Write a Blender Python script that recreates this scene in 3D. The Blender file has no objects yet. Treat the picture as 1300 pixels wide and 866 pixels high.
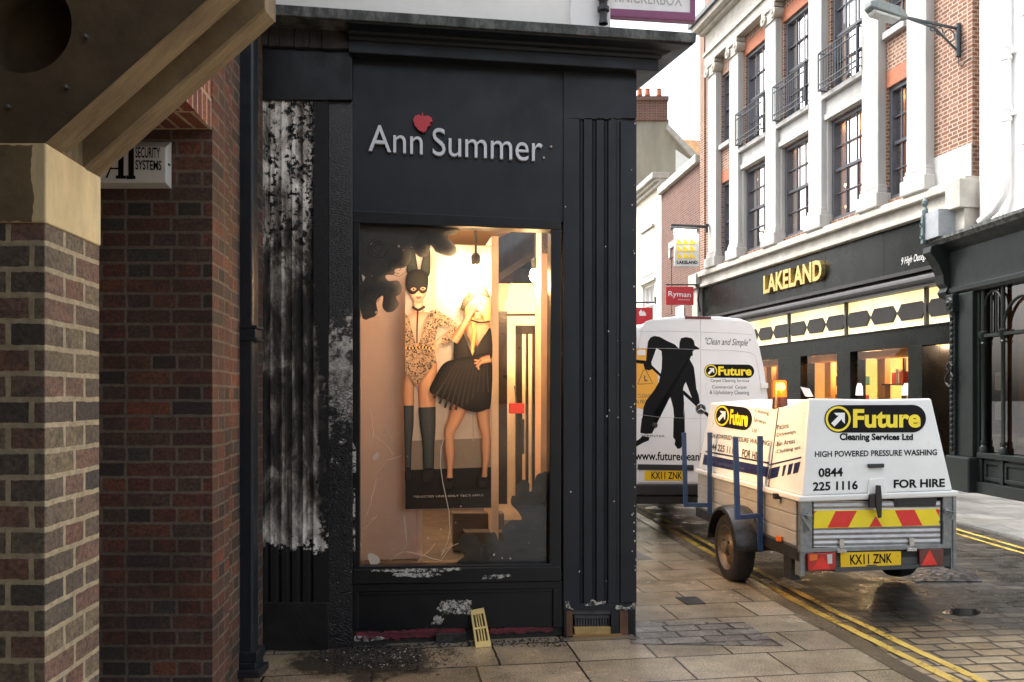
import bpy, math, random
from mathutils import Vector as V, Matrix
random.seed(7)
S = bpy.context.scene
COL = S.collection
R = math.radians
# ------------------------------------------------------------------ camera
EYE = V((0, 0, 1.78)); F = 1050.0; CX = 650.0; HY = 505.0
cd = bpy.data.cameras.new('camera'); cam = bpy.data.objects.new('camera', cd); COL.objects.link(cam)
cam.location = EYE; cam.rotation_euler = (R(90), 0, 0)
cd.sensor_width = 36; cd.lens = 36 * F / 1300; cd.shift_y = (HY - 433) / 1300
cd.clip_start = 0.05; cd.clip_end = 2000
S.camera = cam
# ------------------------------------------------------------------ sky and sun (overcast)
W = bpy.data.worlds.new('World'); S.world = W; W.use_nodes = True
wn = W.node_tree; bg = wn.nodes['Background']
sk = wn.nodes.new('ShaderNodeTexSky'); sk.sky_type = 'NISHITA'; sk.sun_disc = False
SUN_EL, SUN_AZ = 56, -65          # azimuth from +Y towards +X
sk.sun_elevation = R(SUN_EL); sk.sun_rotation = R(SUN_AZ)
sk.air_density = 1.0; sk.dust_density = 6.0; sk.ozone_density = 1.0
hs = wn.nodes.new('ShaderNodeHueSaturation'); hs.inputs['Saturation'].default_value = 0.34
wn.links.new(sk.outputs[0], hs.inputs['Color']); wn.links.new(hs.outputs[0], bg.inputs[0])
bg.inputs[1].default_value = 0.15
sl = bpy.data.lights.new('sun', 'SUN'); sl.energy = .8; sl.angle = R(25); sl.color = (1, .99, .98)
so = bpy.data.objects.new('sun', sl); COL.objects.link(so)
sd = V((math.sin(R(SUN_AZ)) * math.cos(R(SUN_EL)), math.cos(R(SUN_AZ)) * math.cos(R(SUN_EL)), math.sin(R(SUN_EL))))
so.rotation_euler = sd.to_track_quat('Z', 'Y').to_euler(); so.location = sd * 40
S.view_settings.view_transform = 'Standard'; S.view_settings.look = 'None'
S.view_settings.exposure = 1.85; S.view_settings.gamma = 1; S.view_settings.use_curve_mapping = False
# ------------------------------------------------------------------ helpers
def ray(px, py): return V(((px - CX) / F, 1, -(py - HY) / F))
class Plane:
    """vertical plane; w is the distance in front of it (towards the viewer)"""
    def __init__(s, p, n): s.p = V(p); s.n = V(n).normalized(); s.u = s.n.cross(V((0, 0, 1))) * -1
    def at(s, px, py, w=0.0):
        d = ray(px, py); t = (s.p + s.n * w - EYE).dot(s.n) / d.dot(s.n)
        return EYE + d * t
class MB:
    def __init__(s): s.v = []; s.f = []; s.m = []; s.cuts = []
    def cut(s):                      # the next shapes become a separate object of the same name
        if s.f: s.cuts.append((len(s.v), len(s.f)))
    def add(s, vs, fs, mi=0):
        b = len(s.v); s.v += [V(x) for x in vs]
        for f in fs: s.f.append([b + i for i in f]); s.m.append(mi)
    def hexa(s, c, mi=0):           # 8 corners: bottom 4 ccw, top 4
        s.add(c, [(0, 3, 2, 1), (4, 5, 6, 7), (0, 1, 5, 4), (1, 2, 6, 5), (2, 3, 7, 6), (3, 0, 4, 7)], mi)
    def box(s, a, b, mi=0):
        x0, y0, z0 = a; x1, y1, z1 = b
        s.hexa([(x0, y0, z0), (x1, y0, z0), (x1, y1, z0), (x0, y1, z0), (x0, y0, z1), (x1, y0, z1), (x1, y1, z1), (x0, y1, z1)], mi)
    def loft(s, front, back, mi=0):  # two matching outlines -> closed solid
        n = len(front)
        s.add(list(front) + list(back), [list(range(n)), list(range(2 * n - 1, n - 1, -1))] + [(i, i + n, (i + 1) % n + n, (i + 1) % n) for i in range(n)], mi)
    def face(s, pts, mi=0): s.add(pts, [list(range(len(pts)))], mi)
    def prism(s, pl, pts, w0, w1, mi=0):
        fr = [pl.at(x, y, w1) for x, y in pts]
        s.loft(fr, [p - pl.n * (w1 - w0) for p in fr], mi)
    def rect(s, pl, x0, y0, x1, y1, w0, w1, mi=0): s.prism(pl, [(x0, y0), (x0, y1), (x1, y1), (x1, y0)], w0, w1, mi)
    def fbox(s, fr, a0, a1, z0, z1, w0, w1, mi=0):
        s.hexa([fr(a0, z0, w0), fr(a1, z0, w0), fr(a1, z0, w1), fr(a0, z0, w1), fr(a0, z1, w0), fr(a1, z1, w0), fr(a1, z1, w1), fr(a0, z1, w1)], mi)
    def tube(s, path, r, n=8, mi=0, square=False):
        path = [V(p) for p in path]; rings = []; b = len(s.v)
        if square: n = 4
        prev = None
        for i, p in enumerate(path):
            d = (path[min(i + 1, len(path) - 1)] - path[max(i - 1, 0)]).normalized()
            if prev is None:
                a = d.cross(V((0, 0, 1)));
                if a.length < .05: a = d.cross(V((1, 0, 0)))
                a.normalize()
            else:
                a = (prev - d * prev.dot(d)).normalized()
            prev = a; c = d.cross(a)
            rr = r[i] if isinstance(r, (list, tuple)) else r
            o = math.pi / 4 if square else 0
            for k in range(n):
                t = 2 * math.pi * k / n + o
                s.v.append(p + (a * math.cos(t) + c * math.sin(t)) * rr * (1.414 if square else 1))
        m = len(path)
        for i in range(m - 1):
            for k in range(n):
                s.f.append([b + i * n + k, b + i * n + (k + 1) % n, b + (i + 1) * n + (k + 1) % n, b + (i + 1) * n + k]); s.m.append(mi)
        s.f.append([b + k for k in range(n)][::-1]); s.m.append(mi)
        s.f.append([b + (m - 1) * n + k for k in range(n)]); s.m.append(mi)
    def lathe(s, o, axis, prof, n=24, mi=0):  # prof: (radius, height along axis)
        axis = V(axis).normalized(); a = axis.cross(V((0, 0, 1)))
        if a.length < .05: a = V((1, 0, 0))
        a.normalize(); c = axis.cross(a); b = len(s.v); o = V(o)
        for r, h in prof:
            for k in range(n):
                t = 2 * math.pi * k / n
                s.v.append(o + axis * h + (a * math.cos(t) + c * math.sin(t)) * max(r, 1e-4))
        for i in range(len(prof) - 1):
            for k in range(n):
                s.f.append([b + i * n + k, b + i * n + (k + 1) % n, b + (i + 1) * n + (k + 1) % n, b + (i + 1) * n + k]); s.m.append(mi)
    def build(s, name, mats, parent=None, origin=None, bevel=0, smooth=False):
        if s.cuts:
            cs = [(0, 0)] + s.cuts + [(len(s.v), len(s.f))]; out = None
            for (v0, f0), (v1, f1) in zip(cs, cs[1:]):
                if f1 <= f0: continue
                q = MB(); q.v = s.v[v0:v1]; q.f = [[i - v0 for i in f] for f in s.f[f0:f1]]; q.m = s.m[f0:f1]
                out = q.build(name, mats, parent, origin, bevel, smooth)
            return out
        if not isinstance(mats, (list, tuple)): mats = [mats]
        o0 = V(origin) if origin is not None else (wloc(parent) if parent else V((0, 0, 0)))
        me = bpy.data.meshes.new(name)
        me.from_pydata([tuple(p - o0) for p in s.v], [], s.f)
        for m in mats: me.materials.append(m)
        me.polygons.foreach_set('material_index', s.m)
        uv = me.uv_layers.new(name='UVMap')
        for p in me.polygons:
            n = p.normal
            if abs(n.z) > .8: ax, ay = V((1, 0, 0)), V((0, 1, 0))
            else:
                ax = V((0, 0, 1)).cross(n).normalized(); ay = V((0, 0, 1))
            for li in p.loop_indices:
                q = me.vertices[me.loops[li].vertex_index].co + o0
                uv.data[li].uv = (q.dot(ax), q.dot(ay))
        if smooth: me.polygons.foreach_set('use_smooth', [True] * len(me.polygons))
        ob = bpy.data.objects.new(name, me); COL.objects.link(ob)
        if parent: ob.parent = parent
        elif origin is not None: ob.location = o0
        if bevel:
            md = ob.modifiers.new('bevel', 'BEVEL'); md.width = bevel; md.segments = 2; md.limit_method = 'ANGLE'; md.angle_limit = R(40)
        if smooth:
            try: me.set_sharp_from_angle(angle=R(40))
            except Exception: pass
        return ob
def spline(p, k=4):
    n = len(p); out = []
    for i in range(n):
        a, b, c, d = p[i - 1], p[i], p[(i + 1) % n], p[(i + 2) % n]
        for j in range(k):
            t = j / k
            out.append(tuple(.5 * (2 * b[q] + (c[q] - a[q]) * t + (2 * a[q] - 5 * b[q] + 4 * c[q] - d[q]) * t * t + (3 * b[q] - a[q] - 3 * c[q] + d[q]) * t ** 3) for q in (0, 1)))
    return out
def ragged(p, step=2.0, amp=1.0, seed=1):
    r = random.Random(seed); out = []; n = len(p)
    for i in range(n):
        a, b = V((*p[i], 0)), V((*p[(i + 1) % n], 0)); L = (b - a).length; m = max(1, int(L / step)); nr = V((-(b - a).y, (b - a).x, 0)).normalized()
        for j in range(m):
            q = a.lerp(b, j / m) + nr * r.uniform(-amp, amp) * (1 if r.random() < .8 else 2); out.append((q.x, q.y))
    return out
def wloc(o):
    p = V((0, 0, 0))
    while o: p += o.location; o = o.parent
    return p
def tag(o, label=None, cat=None, group=None, kind=None):
    if label: o['label'] = label
    if cat: o['category'] = cat
    if group: o['group'] = group
    if kind: o['kind'] = kind
    return o
def thing(name, loc, label, cat, group=None):
    o = bpy.data.objects.new(name, None); COL.objects.link(o); o.location = loc; o.empty_display_size = .2
    return tag(o, label, cat, group)
def text_geo(s, bold=0.0, ext=0.0, shear=0.0, sp=1.0, res=3):
    c = bpy.data.curves.new('lettering', 'FONT'); c.body = s; c.size = 1; c.offset = bold; c.extrude = ext; c.shear = shear
    c.space_character = sp; c.resolution_u = res; c.fill_mode = 'BOTH' if ext else 'FRONT'
    o = bpy.data.objects.new('lettering', c); COL.objects.link(o)
    dg = bpy.context.evaluated_depsgraph_get(); dg.update()
    ev = o.evaluated_get(dg); me = ev.to_mesh()
    vs = [v.co.copy() for v in me.vertices]; fs = [list(p.vertices) for p in me.polygons]
    ev.to_mesh_clear(); bpy.data.objects.remove(o); bpy.data.curves.remove(c)
    x0 = min(v.x for v in vs); x1 = max(v.x for v in vs); y0 = min(v.y for v in vs); y1 = max(v.y for v in vs)
    for v in vs: v.x = (v.x - x0) / (x1 - x0); v.y = (v.y - y0) / (y1 - y0)
    return vs, fs
def put_text(mb, s, fn, th=0.004, mi=0, **k):
    """fn(u,v,h): world point for u,v in 0..1, h metres off the surface"""
    ext = .05 if th > 0.006 else 0
    vs, fs = text_geo(s, ext=ext, **k)
    mb.add([fn(v.x, v.y, (v.z / .1 + .5) * th if ext else th) for v in vs], fs, mi)
def on_plane(pl, bl, br, tr, tl, w=0.0):
    a, b, c, d = [pl.at(*q, w) for q in (bl, br, tr, tl)]
    return lambda u, v, h: (a * (1 - u) + b * u) * (1 - v) + (d * (1 - u) + c * u) * v + pl.n * h
# ------------------------------------------------------------------ materials
class NT:
    def __init__(s, name):
        s.m = bpy.data.materials.new(name); s.m.use_nodes = True; s.t = s.m.node_tree; s.b = s.t.nodes['Principled BSDF']; s.o = s.t.nodes['Material Output']
    def n(s, typ, **k):
        x = s.t.nodes.new('ShaderNode' + typ)
        for a, b in k.items(): setattr(x, a, b)
        return x
    def l(s, a, b): s.t.links.new(a, b)
    def co(s, kind='Object'):
        return s.n('TexCoord').outputs[kind]
    def mapping(s, src, sc=(1, 1, 1), loc=(0, 0, 0), rot=(0, 0, 0)):
        m = s.n('Mapping'); m.inputs['Scale'].default_value = sc; m.inputs['Location'].default_value = loc; m.inputs['Rotation'].default_value = rot
        s.l(src, m.inputs[0]); return m.outputs[0]
    def noise(s, src, scale, detail=4, rough=.6, out='Fac', dist=0):
        x = s.n('TexNoise'); x.inputs['Scale'].default_value = scale; x.inputs['Detail'].default_value = detail; x.inputs['Roughness'].default_value = rough; x.inputs['Distortion'].default_value = dist
        if src is not None: s.l(src, x.inputs['Vector'])
        return x.outputs[out]
    def ramp(s, src, stops, interp='LINEAR'):
        x = s.n('ValToRGB'); e = x.color_ramp.elements; x.color_ramp.interpolation = interp
        while len(e) < len(stops): e.new(.5)
        for i, (p, c) in enumerate(stops):
            e[i].position = p; c = c if isinstance(c, (tuple, list)) else (c, c, c); e[i].color = (*c[:3], 1)
        s.l(src, x.inputs[0]); return x.outputs[0]
    def mix(s, f, a, b, mode='MIX'):
        x = s.n('Mix', data_type='RGBA', blend_type=mode)
        for v, i in ((f, 0), (a, 6), (b, 7)):
            if isinstance(v, (int, float)): x.inputs[i].default_value = v if i == 0 else (v, v, v, 1)
            elif isinstance(v, (tuple, list)): x.inputs[i].default_value = (*v[:3], 1)
            else: s.l(v, x.inputs[i])
        return x.outputs[2]
    def math(s, op, a, b=None, clamp=False):
        x = s.n('Math', operation=op); x.use_clamp = clamp
        for i, v in enumerate((a, b)):
            if v is None: continue
            if isinstance(v, (int, float)): x.inputs[i].default_value = v
            else: s.l(v, x.inputs[i])
        return x.outputs[0]
    def bump(s, h, strength=.3, dist=.01, prev=None):
        x = s.n('Bump'); x.inputs['Strength'].default_value = strength; x.inputs['Distance'].default_value = dist
        s.l(h, x.inputs['Height'])
        if prev is not None: s.l(prev, x.inputs['Normal'])
        return x.outputs[0]
    def set(s, **k):
        for a, v in k.items():
            i = s.b.inputs[a.replace('_', ' ')]
            if hasattr(v, 'is_output') or hasattr(v, 'links'): s.l(v, i)
            else: i.default_value = (*v, 1) if isinstance(v, (tuple, list)) else v
        return s.m
def pbr(name, col, rough=.5, metal=0.0, var=.18, scale=6, bump=.0, spec=.5, dirt=0.0, dirtcol=(.03, .025, .02), coat=0.0, stretch=(1, 1, 1), chips=0):
    t = NT(name); c = t.co()
    if stretch != (1, 1, 1): c = t.mapping(c, stretch)
    n = t.noise(c, scale, 6, .65)
    lo = tuple(x * (1 - var) for x in col); hi = tuple(min(1, x * (1 + var)) for x in col)
    cc = t.ramp(n, [(.3, lo), (.7, hi)])
    if dirt:
        d = t.ramp(t.noise(c, scale * .35, 8, .7), [(.5 - .12, 0), (.5 + .22, 1)])
        cc = t.mix(t.math('MULTIPLY', d, dirt), cc, dirtcol)
    t.set(Base_Color=cc, Metallic=metal)
    t.b.inputs['Specular IOR Level'].default_value = spec; t.b.inputs['Coat Weight'].default_value = coat
    r = t.ramp(t.noise(c, scale * 1.7, 5), [(.3, max(.02, rough - .1)), (.7, min(1, rough + .1))]); t.l(r, t.b.inputs['Roughness'])
    if bump: t.l(t.bump(t.noise(c, scale * 4, 6, .6), bump, .01), t.b.inputs['Normal'])
    if chips:
        ch = t.ramp(t.noise(t.co(), 75, 4, .85), [(chips, 0), (chips + .012, 1)]); du = t.ramp(t.noise(t.mapping(t.co(), (1, 1, .2)), 5, 7, .7), [(.45, 0), (.8, .5)])
        x = t.mix(du, cc, tuple(q * 1.9 + .004 for q in col)); x = t.mix(ch, x, (.34, .33, .31)); t.l(x, t.b.inputs['Base Color'])
    return t.m
def brick(name, cols, mortar, bw=.245, rh=.082, ms=.012, rough=.8, bumpd=.006, squash=.55, stain=0.3, off=(0, 0, 0), soft=.12):
    t = NT(name); uv0 = t.mapping(t.co('UV'), loc=off)
    wob = t.noise(uv0, 9, 3, .6, out='Color')
    uv = t.n('VectorMath', operation='MULTIPLY_ADD'); uv.inputs[1].default_value = (.012, .010, 0); t.l(wob, uv.inputs[0]); t.l(uv0, uv.inputs[2]); uv = uv.outputs[0]
    uf = t.n('VectorMath', operation='MULTIPLY_ADD'); uf.inputs[1].default_value = (.007, .009, 0); t.l(t.noise(uv0, 42, 3, .7, out='Color'), uf.inputs[0]); t.l(uv, uf.inputs[2]); uv = uf.outputs[0]
    def bt(c1, c2, smooth):
        b = t.n('TexBrick'); b.offset = .5; b.squash = squash; b.squash_frequency = 2
        b.inputs['Color1'].default_value = (*c1, 1); b.inputs['Color2'].default_value = (*c2, 1); b.inputs['Mortar'].default_value = (0, 0, 0, 1)
        b.inputs['Scale'].default_value = 1; b.inputs['Mortar Size'].default_value = ms; b.inputs['Mortar Smooth'].default_value = smooth
        b.inputs['Brick Width'].default_value = bw; b.inputs['Row Height'].default_value = rh; b.inputs['Bias'].default_value = 0
        t.l(uv, b.inputs['Vector']); return b
    b = bt((0, 0, 0), (1, 1, 1), soft)
    n = len(cols)
    base = t.ramp(b.outputs['Color'], [((i + .5) / n, c) for i, c in enumerate(cols)])
    mott = t.noise(t.co('UV'), 55, 6, .75)
    base = t.mix(.8, base, t.ramp(mott, [(.34, .3), (.5, 1.0), (.66, 1.6)]), 'MULTIPLY')
    blot = t.ramp(t.noise(t.co('UV'), 16, 4, .7), [(.48, 0), (.62, 1)])
    base = t.mix(t.math('MULTIPLY', blot, .55), base, cols[0])
    mcol = t.mix(.7, mortar, t.ramp(t.noise(t.co('UV'), 30, 5, .7), [(.3, .5), (.7, 1.35)]), 'MULTIPLY')
    cc = t.mix(b.outputs['Fac'], base, mcol)
    st = t.ramp(t.noise(t.co('UV'), 1.3, 6, .65), [(.35, 1), (.7, 0)])
    cc = t.mix(t.math('MULTIPLY', st, stain), cc, (.02, .017, .014))
    h = t.mix(b.outputs['Fac'], t.ramp(mott, [(.2, .6), (.8, 1)]), 0.1)
    t.set(Base_Color=cc, Roughness=rough); t.b.inputs['Specular IOR Level'].default_value = .3
    t.l(t.bump(h, .9, bumpd), t.b.inputs['Normal'])
    return t.m
def emis(name, col, st, rough=.4):
    t = NT(name); t.set(Base_Color=col, Roughness=rough); t.b.inputs['Emission Color'].default_value = (*col, 1); t.b.inputs['Emission Strength'].default_value = st
    return t.m
def glass_mat(name, tint=(1, 1, 1), refl=1.0, rough=0.0):
    t = NT(name); tr = t.n('BsdfTransparent'); tr.inputs[0].default_value = (*tint, 1)
    gl = t.n('BsdfGlossy'); gl.inputs['Roughness'].default_value = rough; gl.inputs[0].default_value = (1, 1, 1, 1)
    fr = t.n('Fresnel'); fr.inputs[0].default_value = 1.5
    mx = t.n('MixShader'); t.l(t.math('MULTIPLY', fr.outputs[0], refl), mx.inputs[0]); t.l(tr.outputs[0], mx.inputs[1]); t.l(gl.outputs[0], mx.inputs[2])
    t.l(mx.outputs[0], t.o.inputs[0]); return t.m
def lamp(name, kind, loc, energy, col, parent=None, size=.05, rot=None, spot=None):
    l = bpy.data.lights.new(name, kind); l.energy = energy; l.color = col
    if kind == 'AREA':
        l.size = size
        if rot: l.spread = R(95)
    else: l.shadow_soft_size = size
    if spot: l.spot_size = R(spot); l.spot_blend = .6
    o = bpy.data.objects.new(name, l); COL.objects.link(o)
    o.location = V(loc) - (wloc(parent) if parent else V((0, 0, 0)))
    if rot: o.rotation_euler = rot
    if parent: o.parent = parent
    return o
# ------------------------------------------------------------------ shared materials
M_blk = pbr('black_paint', (.0042, .0052, .0068), .4, var=.3, scale=5, bump=.08, spec=.35, chips=.735, dirt=.35, dirtcol=(.006, .006, .006))
M_blk2 = pbr('slate_paint', (.0084, .0112, .0155), .44, var=.25, scale=2.2, bump=.06, spec=.35, chips=.75, dirt=.25, dirtcol=(.012, .013, .015))
M_char = None
M_white = pbr('white_stucco', (.78, .78, .74), .8, var=.06, scale=3, bump=.1)
M_whitep = pbr('white_paint', (.8, .8, .79), .45, var=.04, scale=3)
M_grey = pbr('grey_metal', (.16, .17, .17), .45, metal=.6, var=.2, scale=12)
M_dark = pbr('dark_metal', (.02, .02, .022), .5, var=.2)
M_rubber = pbr('tyre_rubber', (.010, .010, .011), .75, var=.3, scale=14, bump=.15)
M_gold = pbr('gold_metal', (.62, .46, .17), .32, metal=.75, var=.08)
M_blackf = pbr('black_print', (.007, .007, .0075), .5, var=.1, spec=.12)
M_yel = pbr('yellow_print', (.9, .72, .02), .4, var=.05)
M_plate = pbr('yellow_plate', (.85, .55, .01), .35, var=.05)
M_glass = glass_mat('window_glass', (.95, .95, .94), 1.0)
M_glass2 = glass_mat('upper_glass', (.85, .88, .92), 8.0)

# ------------------------------------------------------------------ ground
def road_mat():
    t = NT('wet_setts'); P = t.co()
    rot = t.mapping(P, rot=(0, 0, R(-6)))
    wob = t.noise(rot, 5, 3, .6, out='Color')
    uvn = t.n('VectorMath', operation='MULTIPLY_ADD'); uvn.inputs[1].default_value = (.03, .03, 0); t.l(wob, uvn.inputs[0]); t.l(rot, uvn.inputs[2]); uv = uvn.outputs[0]
    b = t.n('TexBrick'); b.offset = .5; b.squash = .75; b.squash_frequency = 3
    b.inputs['Color1'].default_value = (0, 0, 0, 1); b.inputs['Color2'].default_value = (1, 1, 1, 1); b.inputs['Mortar'].default_value = (.5, .5, .5, 1)
    b.inputs['Scale'].default_value = 1; b.inputs['Mortar Size'].default_value = .014; b.inputs['Mortar Smooth'].default_value = .25
    b.inputs['Brick Width'].default_value = .30; b.inputs['Row Height'].default_value = .155; t.l(uv, b.inputs['Vector'])
    dry = t.ramp(b.outputs['Color'], [(.1, (.27, .20, .105)), (.4, (.37, .285, .165)), (.65, (.22, .16, .09)), (.9, (.40, .325, .2))])
    wet = t.ramp(b.outputs['Color'], [(.1, (.022, .019, .0145)), (.5, (.042, .036, .028)), (.9, (.068, .058, .044))])
    sp = t.n('SeparateXYZ'); t.l(P, sp.inputs[0])
    # the hosed-down patch: dark wet stone behind the trailer, drier tan stone nearer the camera
    nz = t.noise(P, 1.3, 5, .6)
    yy = t.math('ADD', sp.outputs[1], t.math('MULTIPLY', nz, 1.5))
    wetm = t.ramp(t.math('MULTIPLY', t.math('SUBTRACT', yy, 6.25), .9, True), [(0, 0), (1, 1)])
    c = t.mix(wetm, dry, wet)
    gr = t.noise(P, 40, 6, .7); c = t.mix(.6, c, t.ramp(gr, [(.3, .6), (.7, 1.3)]), 'MULTIPLY')
    c = t.mix(t.math('MULTIPLY', b.outputs['Fac'], .9), c, (.007, .006, .005))
    blot = t.ramp(t.noise(P, 1.7, 6, .65), [(.52, 0), (.62, 1)]); c = t.mix(t.math('MULTIPLY', blot, .4), c, (.010, .009, .008))
    pud = t.ramp(t.noise(P, 2.3, 5, .6), [(.45, 0), (.62, 1)])
    r = t.mix(pud, .5, .16); r = t.mix(t.math('MULTIPLY', t.math('SUBTRACT', 1, wetm), .6), r, .55)
    t.set(Base_Color=c, Roughness=r); t.b.inputs['Specular IOR Level'].default_value = .5
    h = t.math('SUBTRACT', t.math('MULTIPLY', gr, .35), b.outputs['Fac'])
    t.l(t.bump(h, 1.0, .02), t.b.inputs['Normal']); return t.m
def pave_mat(name, bw, rh, cols, rotz=0.0, rough=(.06, .32), ms=.008, org=(0, 0, 0), soot=True):
    t = NT(name); P = t.co(); uv = t.mapping(P, loc=org, rot=(0, 0, rotz))
    b = t.n('TexBrick'); b.offset = .45; b.squash = .8; b.squash_frequency = 3
    b.inputs['Color1'].default_value = (0, 0, 0, 1); b.inputs['Color2'].default_value = (1, 1, 1, 1); b.inputs['Mortar'].default_value = (.5, .5, .5, 1)
    b.inputs['Scale'].default_value = 1; b.inputs['Mortar Size'].default_value = ms; b.inputs['Mortar Smooth'].default_value = .2
    b.inputs['Brick Width'].default_value = bw; b.inputs['Row Height'].default_value = rh
    wob = t.noise(uv, 6, 3, .6, out='Color'); uvn = t.n('VectorMath', operation='MULTIPLY_ADD'); uvn.inputs[1].default_value = (.012, .012, 0); t.l(wob, uvn.inputs[0]); t.l(uv, uvn.inputs[2])
    t.l(uvn.outputs[0], b.inputs['Vector'])
    c = t.ramp(b.outputs['Color'], [((i + .5) / len(cols), k) for i, k in enumerate(cols)])
    gr = t.noise(P, 85, 8, .8); c = t.mix(.9, c, t.ramp(gr, [(.36, .25), (.64, 1.6)]), 'MULTIPLY')
    big = t.noise(P, 1.6, 6, .65); c = t.mix(.9, c, t.ramp(big, [(.32, .5), (.68, 1.25)]), 'MULTIPLY')
    c = t.mix(t.math('MULTIPLY', b.outputs['Fac'], .95), c, (.007, .006, .005))
    if soot:   # fire debris washed out from the foot of the charred pilaster
        v = t.n('VectorMath', operation='DISTANCE'); t.l(P, v.inputs[0]); v.inputs[1].default_value = (-1.0, 5.65, 0)
        d = t.math('SUBTRACT', t.math('MULTIPLY', t.noise(P, 3.2, 6, .7), 1.25), v.outputs['Value'])
        so_ = t.ramp(d, [(.05, 0), (.28, 1)]); c = t.mix(t.math('MULTIPLY', so_, .9), c, (.018, .015, .012))
        ru = t.ramp(t.math('SUBTRACT', d, 0.0), [(-.0, 0), (.12, 1)])
    wet = t.ramp(t.noise(P, 1.1, 6, .65), [(.44, 1), (.64, 0)])
    r = t.mix(wet, rough[1], rough[0]); t.set(Base_Color=c, Roughness=r); t.b.inputs['Specular IOR Level'].default_value = .75
    h = t.math('SUBTRACT', t.math('MULTIPLY', gr, .3), b.outputs['Fac']); t.l(t.bump(h, .7, .008), t.b.inputs['Normal']); return t.m
m = MB(); m.face([(-300, -200, -.03), (300, -200, -.03), (300, 400, -.03), (-300, 400, -.03)])
tag(m.build('road', road_mat()), kind='structure')
KERB = [(3.3, -1), (3.12, 2.4), (2.63, 5.36), (2.42, 7.27), (2.04, 11.5), (1.55, 17), (.6, 28), (-1, 45)]
def strip(mb, left, right, z0, z1):
    n = len(left)
    top = [V((x, y, z1)) for x, y in left] + [V((x, y, z1)) for x, y in right[::-1]]
    mb.loft(top[::-1], [p - V((0, 0, z1 - z0)) for p in top[::-1]])
m = MB(); strip(m, [(-9, y) for x, y in KERB], KERB, -.1, 0)
SL = [(.235, .19, .128), (.335, .28, .20), (.28, .23, .158), (.375, .317, .232)]
tag(m.build('pavement', pave_mat('sandstone_flags', .68, .46, SL, R(-8.5), org=(.1, .06, 0))), kind='structure')
def gp(px, py, z=0.0):
    d = ray(px, py); t = (z - EYE.z) / d.z; return EYE + d * t
m = MB(); m.face([gp(800, 789, .004), gp(800, 817, .004), gp(995, 820, .004), gp(945, 790, .004)])
tag(m.build('paving_band', pave_mat('grey_setts', .33, .155, [(.17, .15, .13), (.22, .195, .17), (.26, .23, .20)], R(-8.5), (.16, .4), .012, soot=False)), kind='structure')
m = MB()   # kerb stones
kk = [(x + .0, y) for x, y in KERB]; strip(m, [(x - .13, y) for x, y in KERB], [(x + .012, y) for x, y in KERB], -.1, .005)
tag(m.build('kerb', pave_mat('kerb_stone', 5, .9, [(.13, .105, .072), (.17, .14, .098)], R(84), ms=.01, soot=False)), kind='structure')
def paint_mat():
    t = NT('road_paint'); P = t.co()
    tr = t.n('BsdfTransparent'); mx = t.n('MixShader'); n = t.noise(P, 26, 7, .75); n2 = t.noise(P, 4, 3)
    t.l(t.ramp(t.math('ADD', n, t.math('MULTIPLY', n2, .5)), [(.61, 0), (.71, 1)]), mx.inputs[0])
    t.set(Base_Color=t.ramp(n2, [(.3, (.42, .28, .04)), (.7, (.56, .40, .09))]), Roughness=.45)
    t.l(tr.outputs[0], mx.inputs[1]); t.l(t.b.outputs[0], mx.inputs[2]); t.l(mx.outputs[0], t.o.inputs[0]); return t.m
M_rp = paint_mat()
def yline(off, wd, path, z=-.024):
    m = MB(); a = []; b = []
    for i in range(len(path) - 1):
        for k in range(12):
            f = k / 12; x = path[i][0] * (1 - f) + path[i + 1][0] * f; y = path[i][1] * (1 - f) + path[i + 1][1] * f
            a.append(V((x + off + random.uniform(-.006, .006), y, z))); b.append(V((x + off + wd + random.uniform(-.006, .006), y, z)))
    for i in range(len(a) - 1): m.face([a[i], b[i], b[i + 1], a[i + 1]])
    tag(m.build('road_marking', M_rp), kind='structure')
YP = [(3.13, 3.4), (2.80, 5.2), (2.52, 7.0), (2.36, 8.6), (2.1, 11.7), (1.6, 17), (.7, 27)]
yline(0, .075, YP); yline(.17, .07, YP)
FK = [(6.75, -3), (6.6, 6), (6.45, 10), (6.4, 13), (6.0, 18), (5.2, 26), (4.0, 34), (2.5, 46)]
yline(-.36, .07, FK, -.024); yline(-.56, .07, FK, -.024)
m = MB(); strip(m, FK, [(14, y) for x, y in FK], -.1, .0)
tag(m.build('far_pavement', pave_mat('grey_flags', .75, .6, [(.20, .195, .18), (.25, .24, .225), (.22, .21, .19)], R(4), soot=False, ms=.006, rough=(.35, .6))), kind='structure')
m = MB(); m.face([gp(1150, 722, -.026), gp(1160, 738, -.026), gp(1245, 738, -.026), gp(1225, 722, -.026)])
M_tread = NT('tread_plate'); ck = M_tread.n('TexVoronoi'); ck.inputs['Scale'].default_value = 16; M_tread.l(M_tread.co(), ck.inputs[0])
M_tread.set(Base_Color=M_tread.ramp(ck.outputs['Distance'], [(.2, (.10, .10, .11)), (.6, (.02, .02, .022))]), Roughness=.4, Metallic=.5); M_tread.l(M_tread.bump(ck.outputs['Distance'], .8, .02), M_tread.b.inputs['Normal'])
cvr = MB(); q = [gp(1150, 721, -.02), gp(1160, 738, -.02), gp(1247, 738, -.02), gp(1222, 721, -.02)]; cvr.loft(q, [p - V((0, 0, .02)) for p in q])
tag(cvr.build('cover_plate', M_tread.m, origin=q[0]), 'dark chequered metal cover plate set in the wet setts behind the trailer', 'access cover')
m = MB(); rr_ = random.Random(4)
q = [gp(1222 + 25 * math.cos(a) * rr_.uniform(.8, 1.1), 777 + 5 * math.sin(a) * rr_.uniform(.8, 1.1), -.026) for a in [-2 * math.pi * k / 22 for k in range(22)]]
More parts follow.
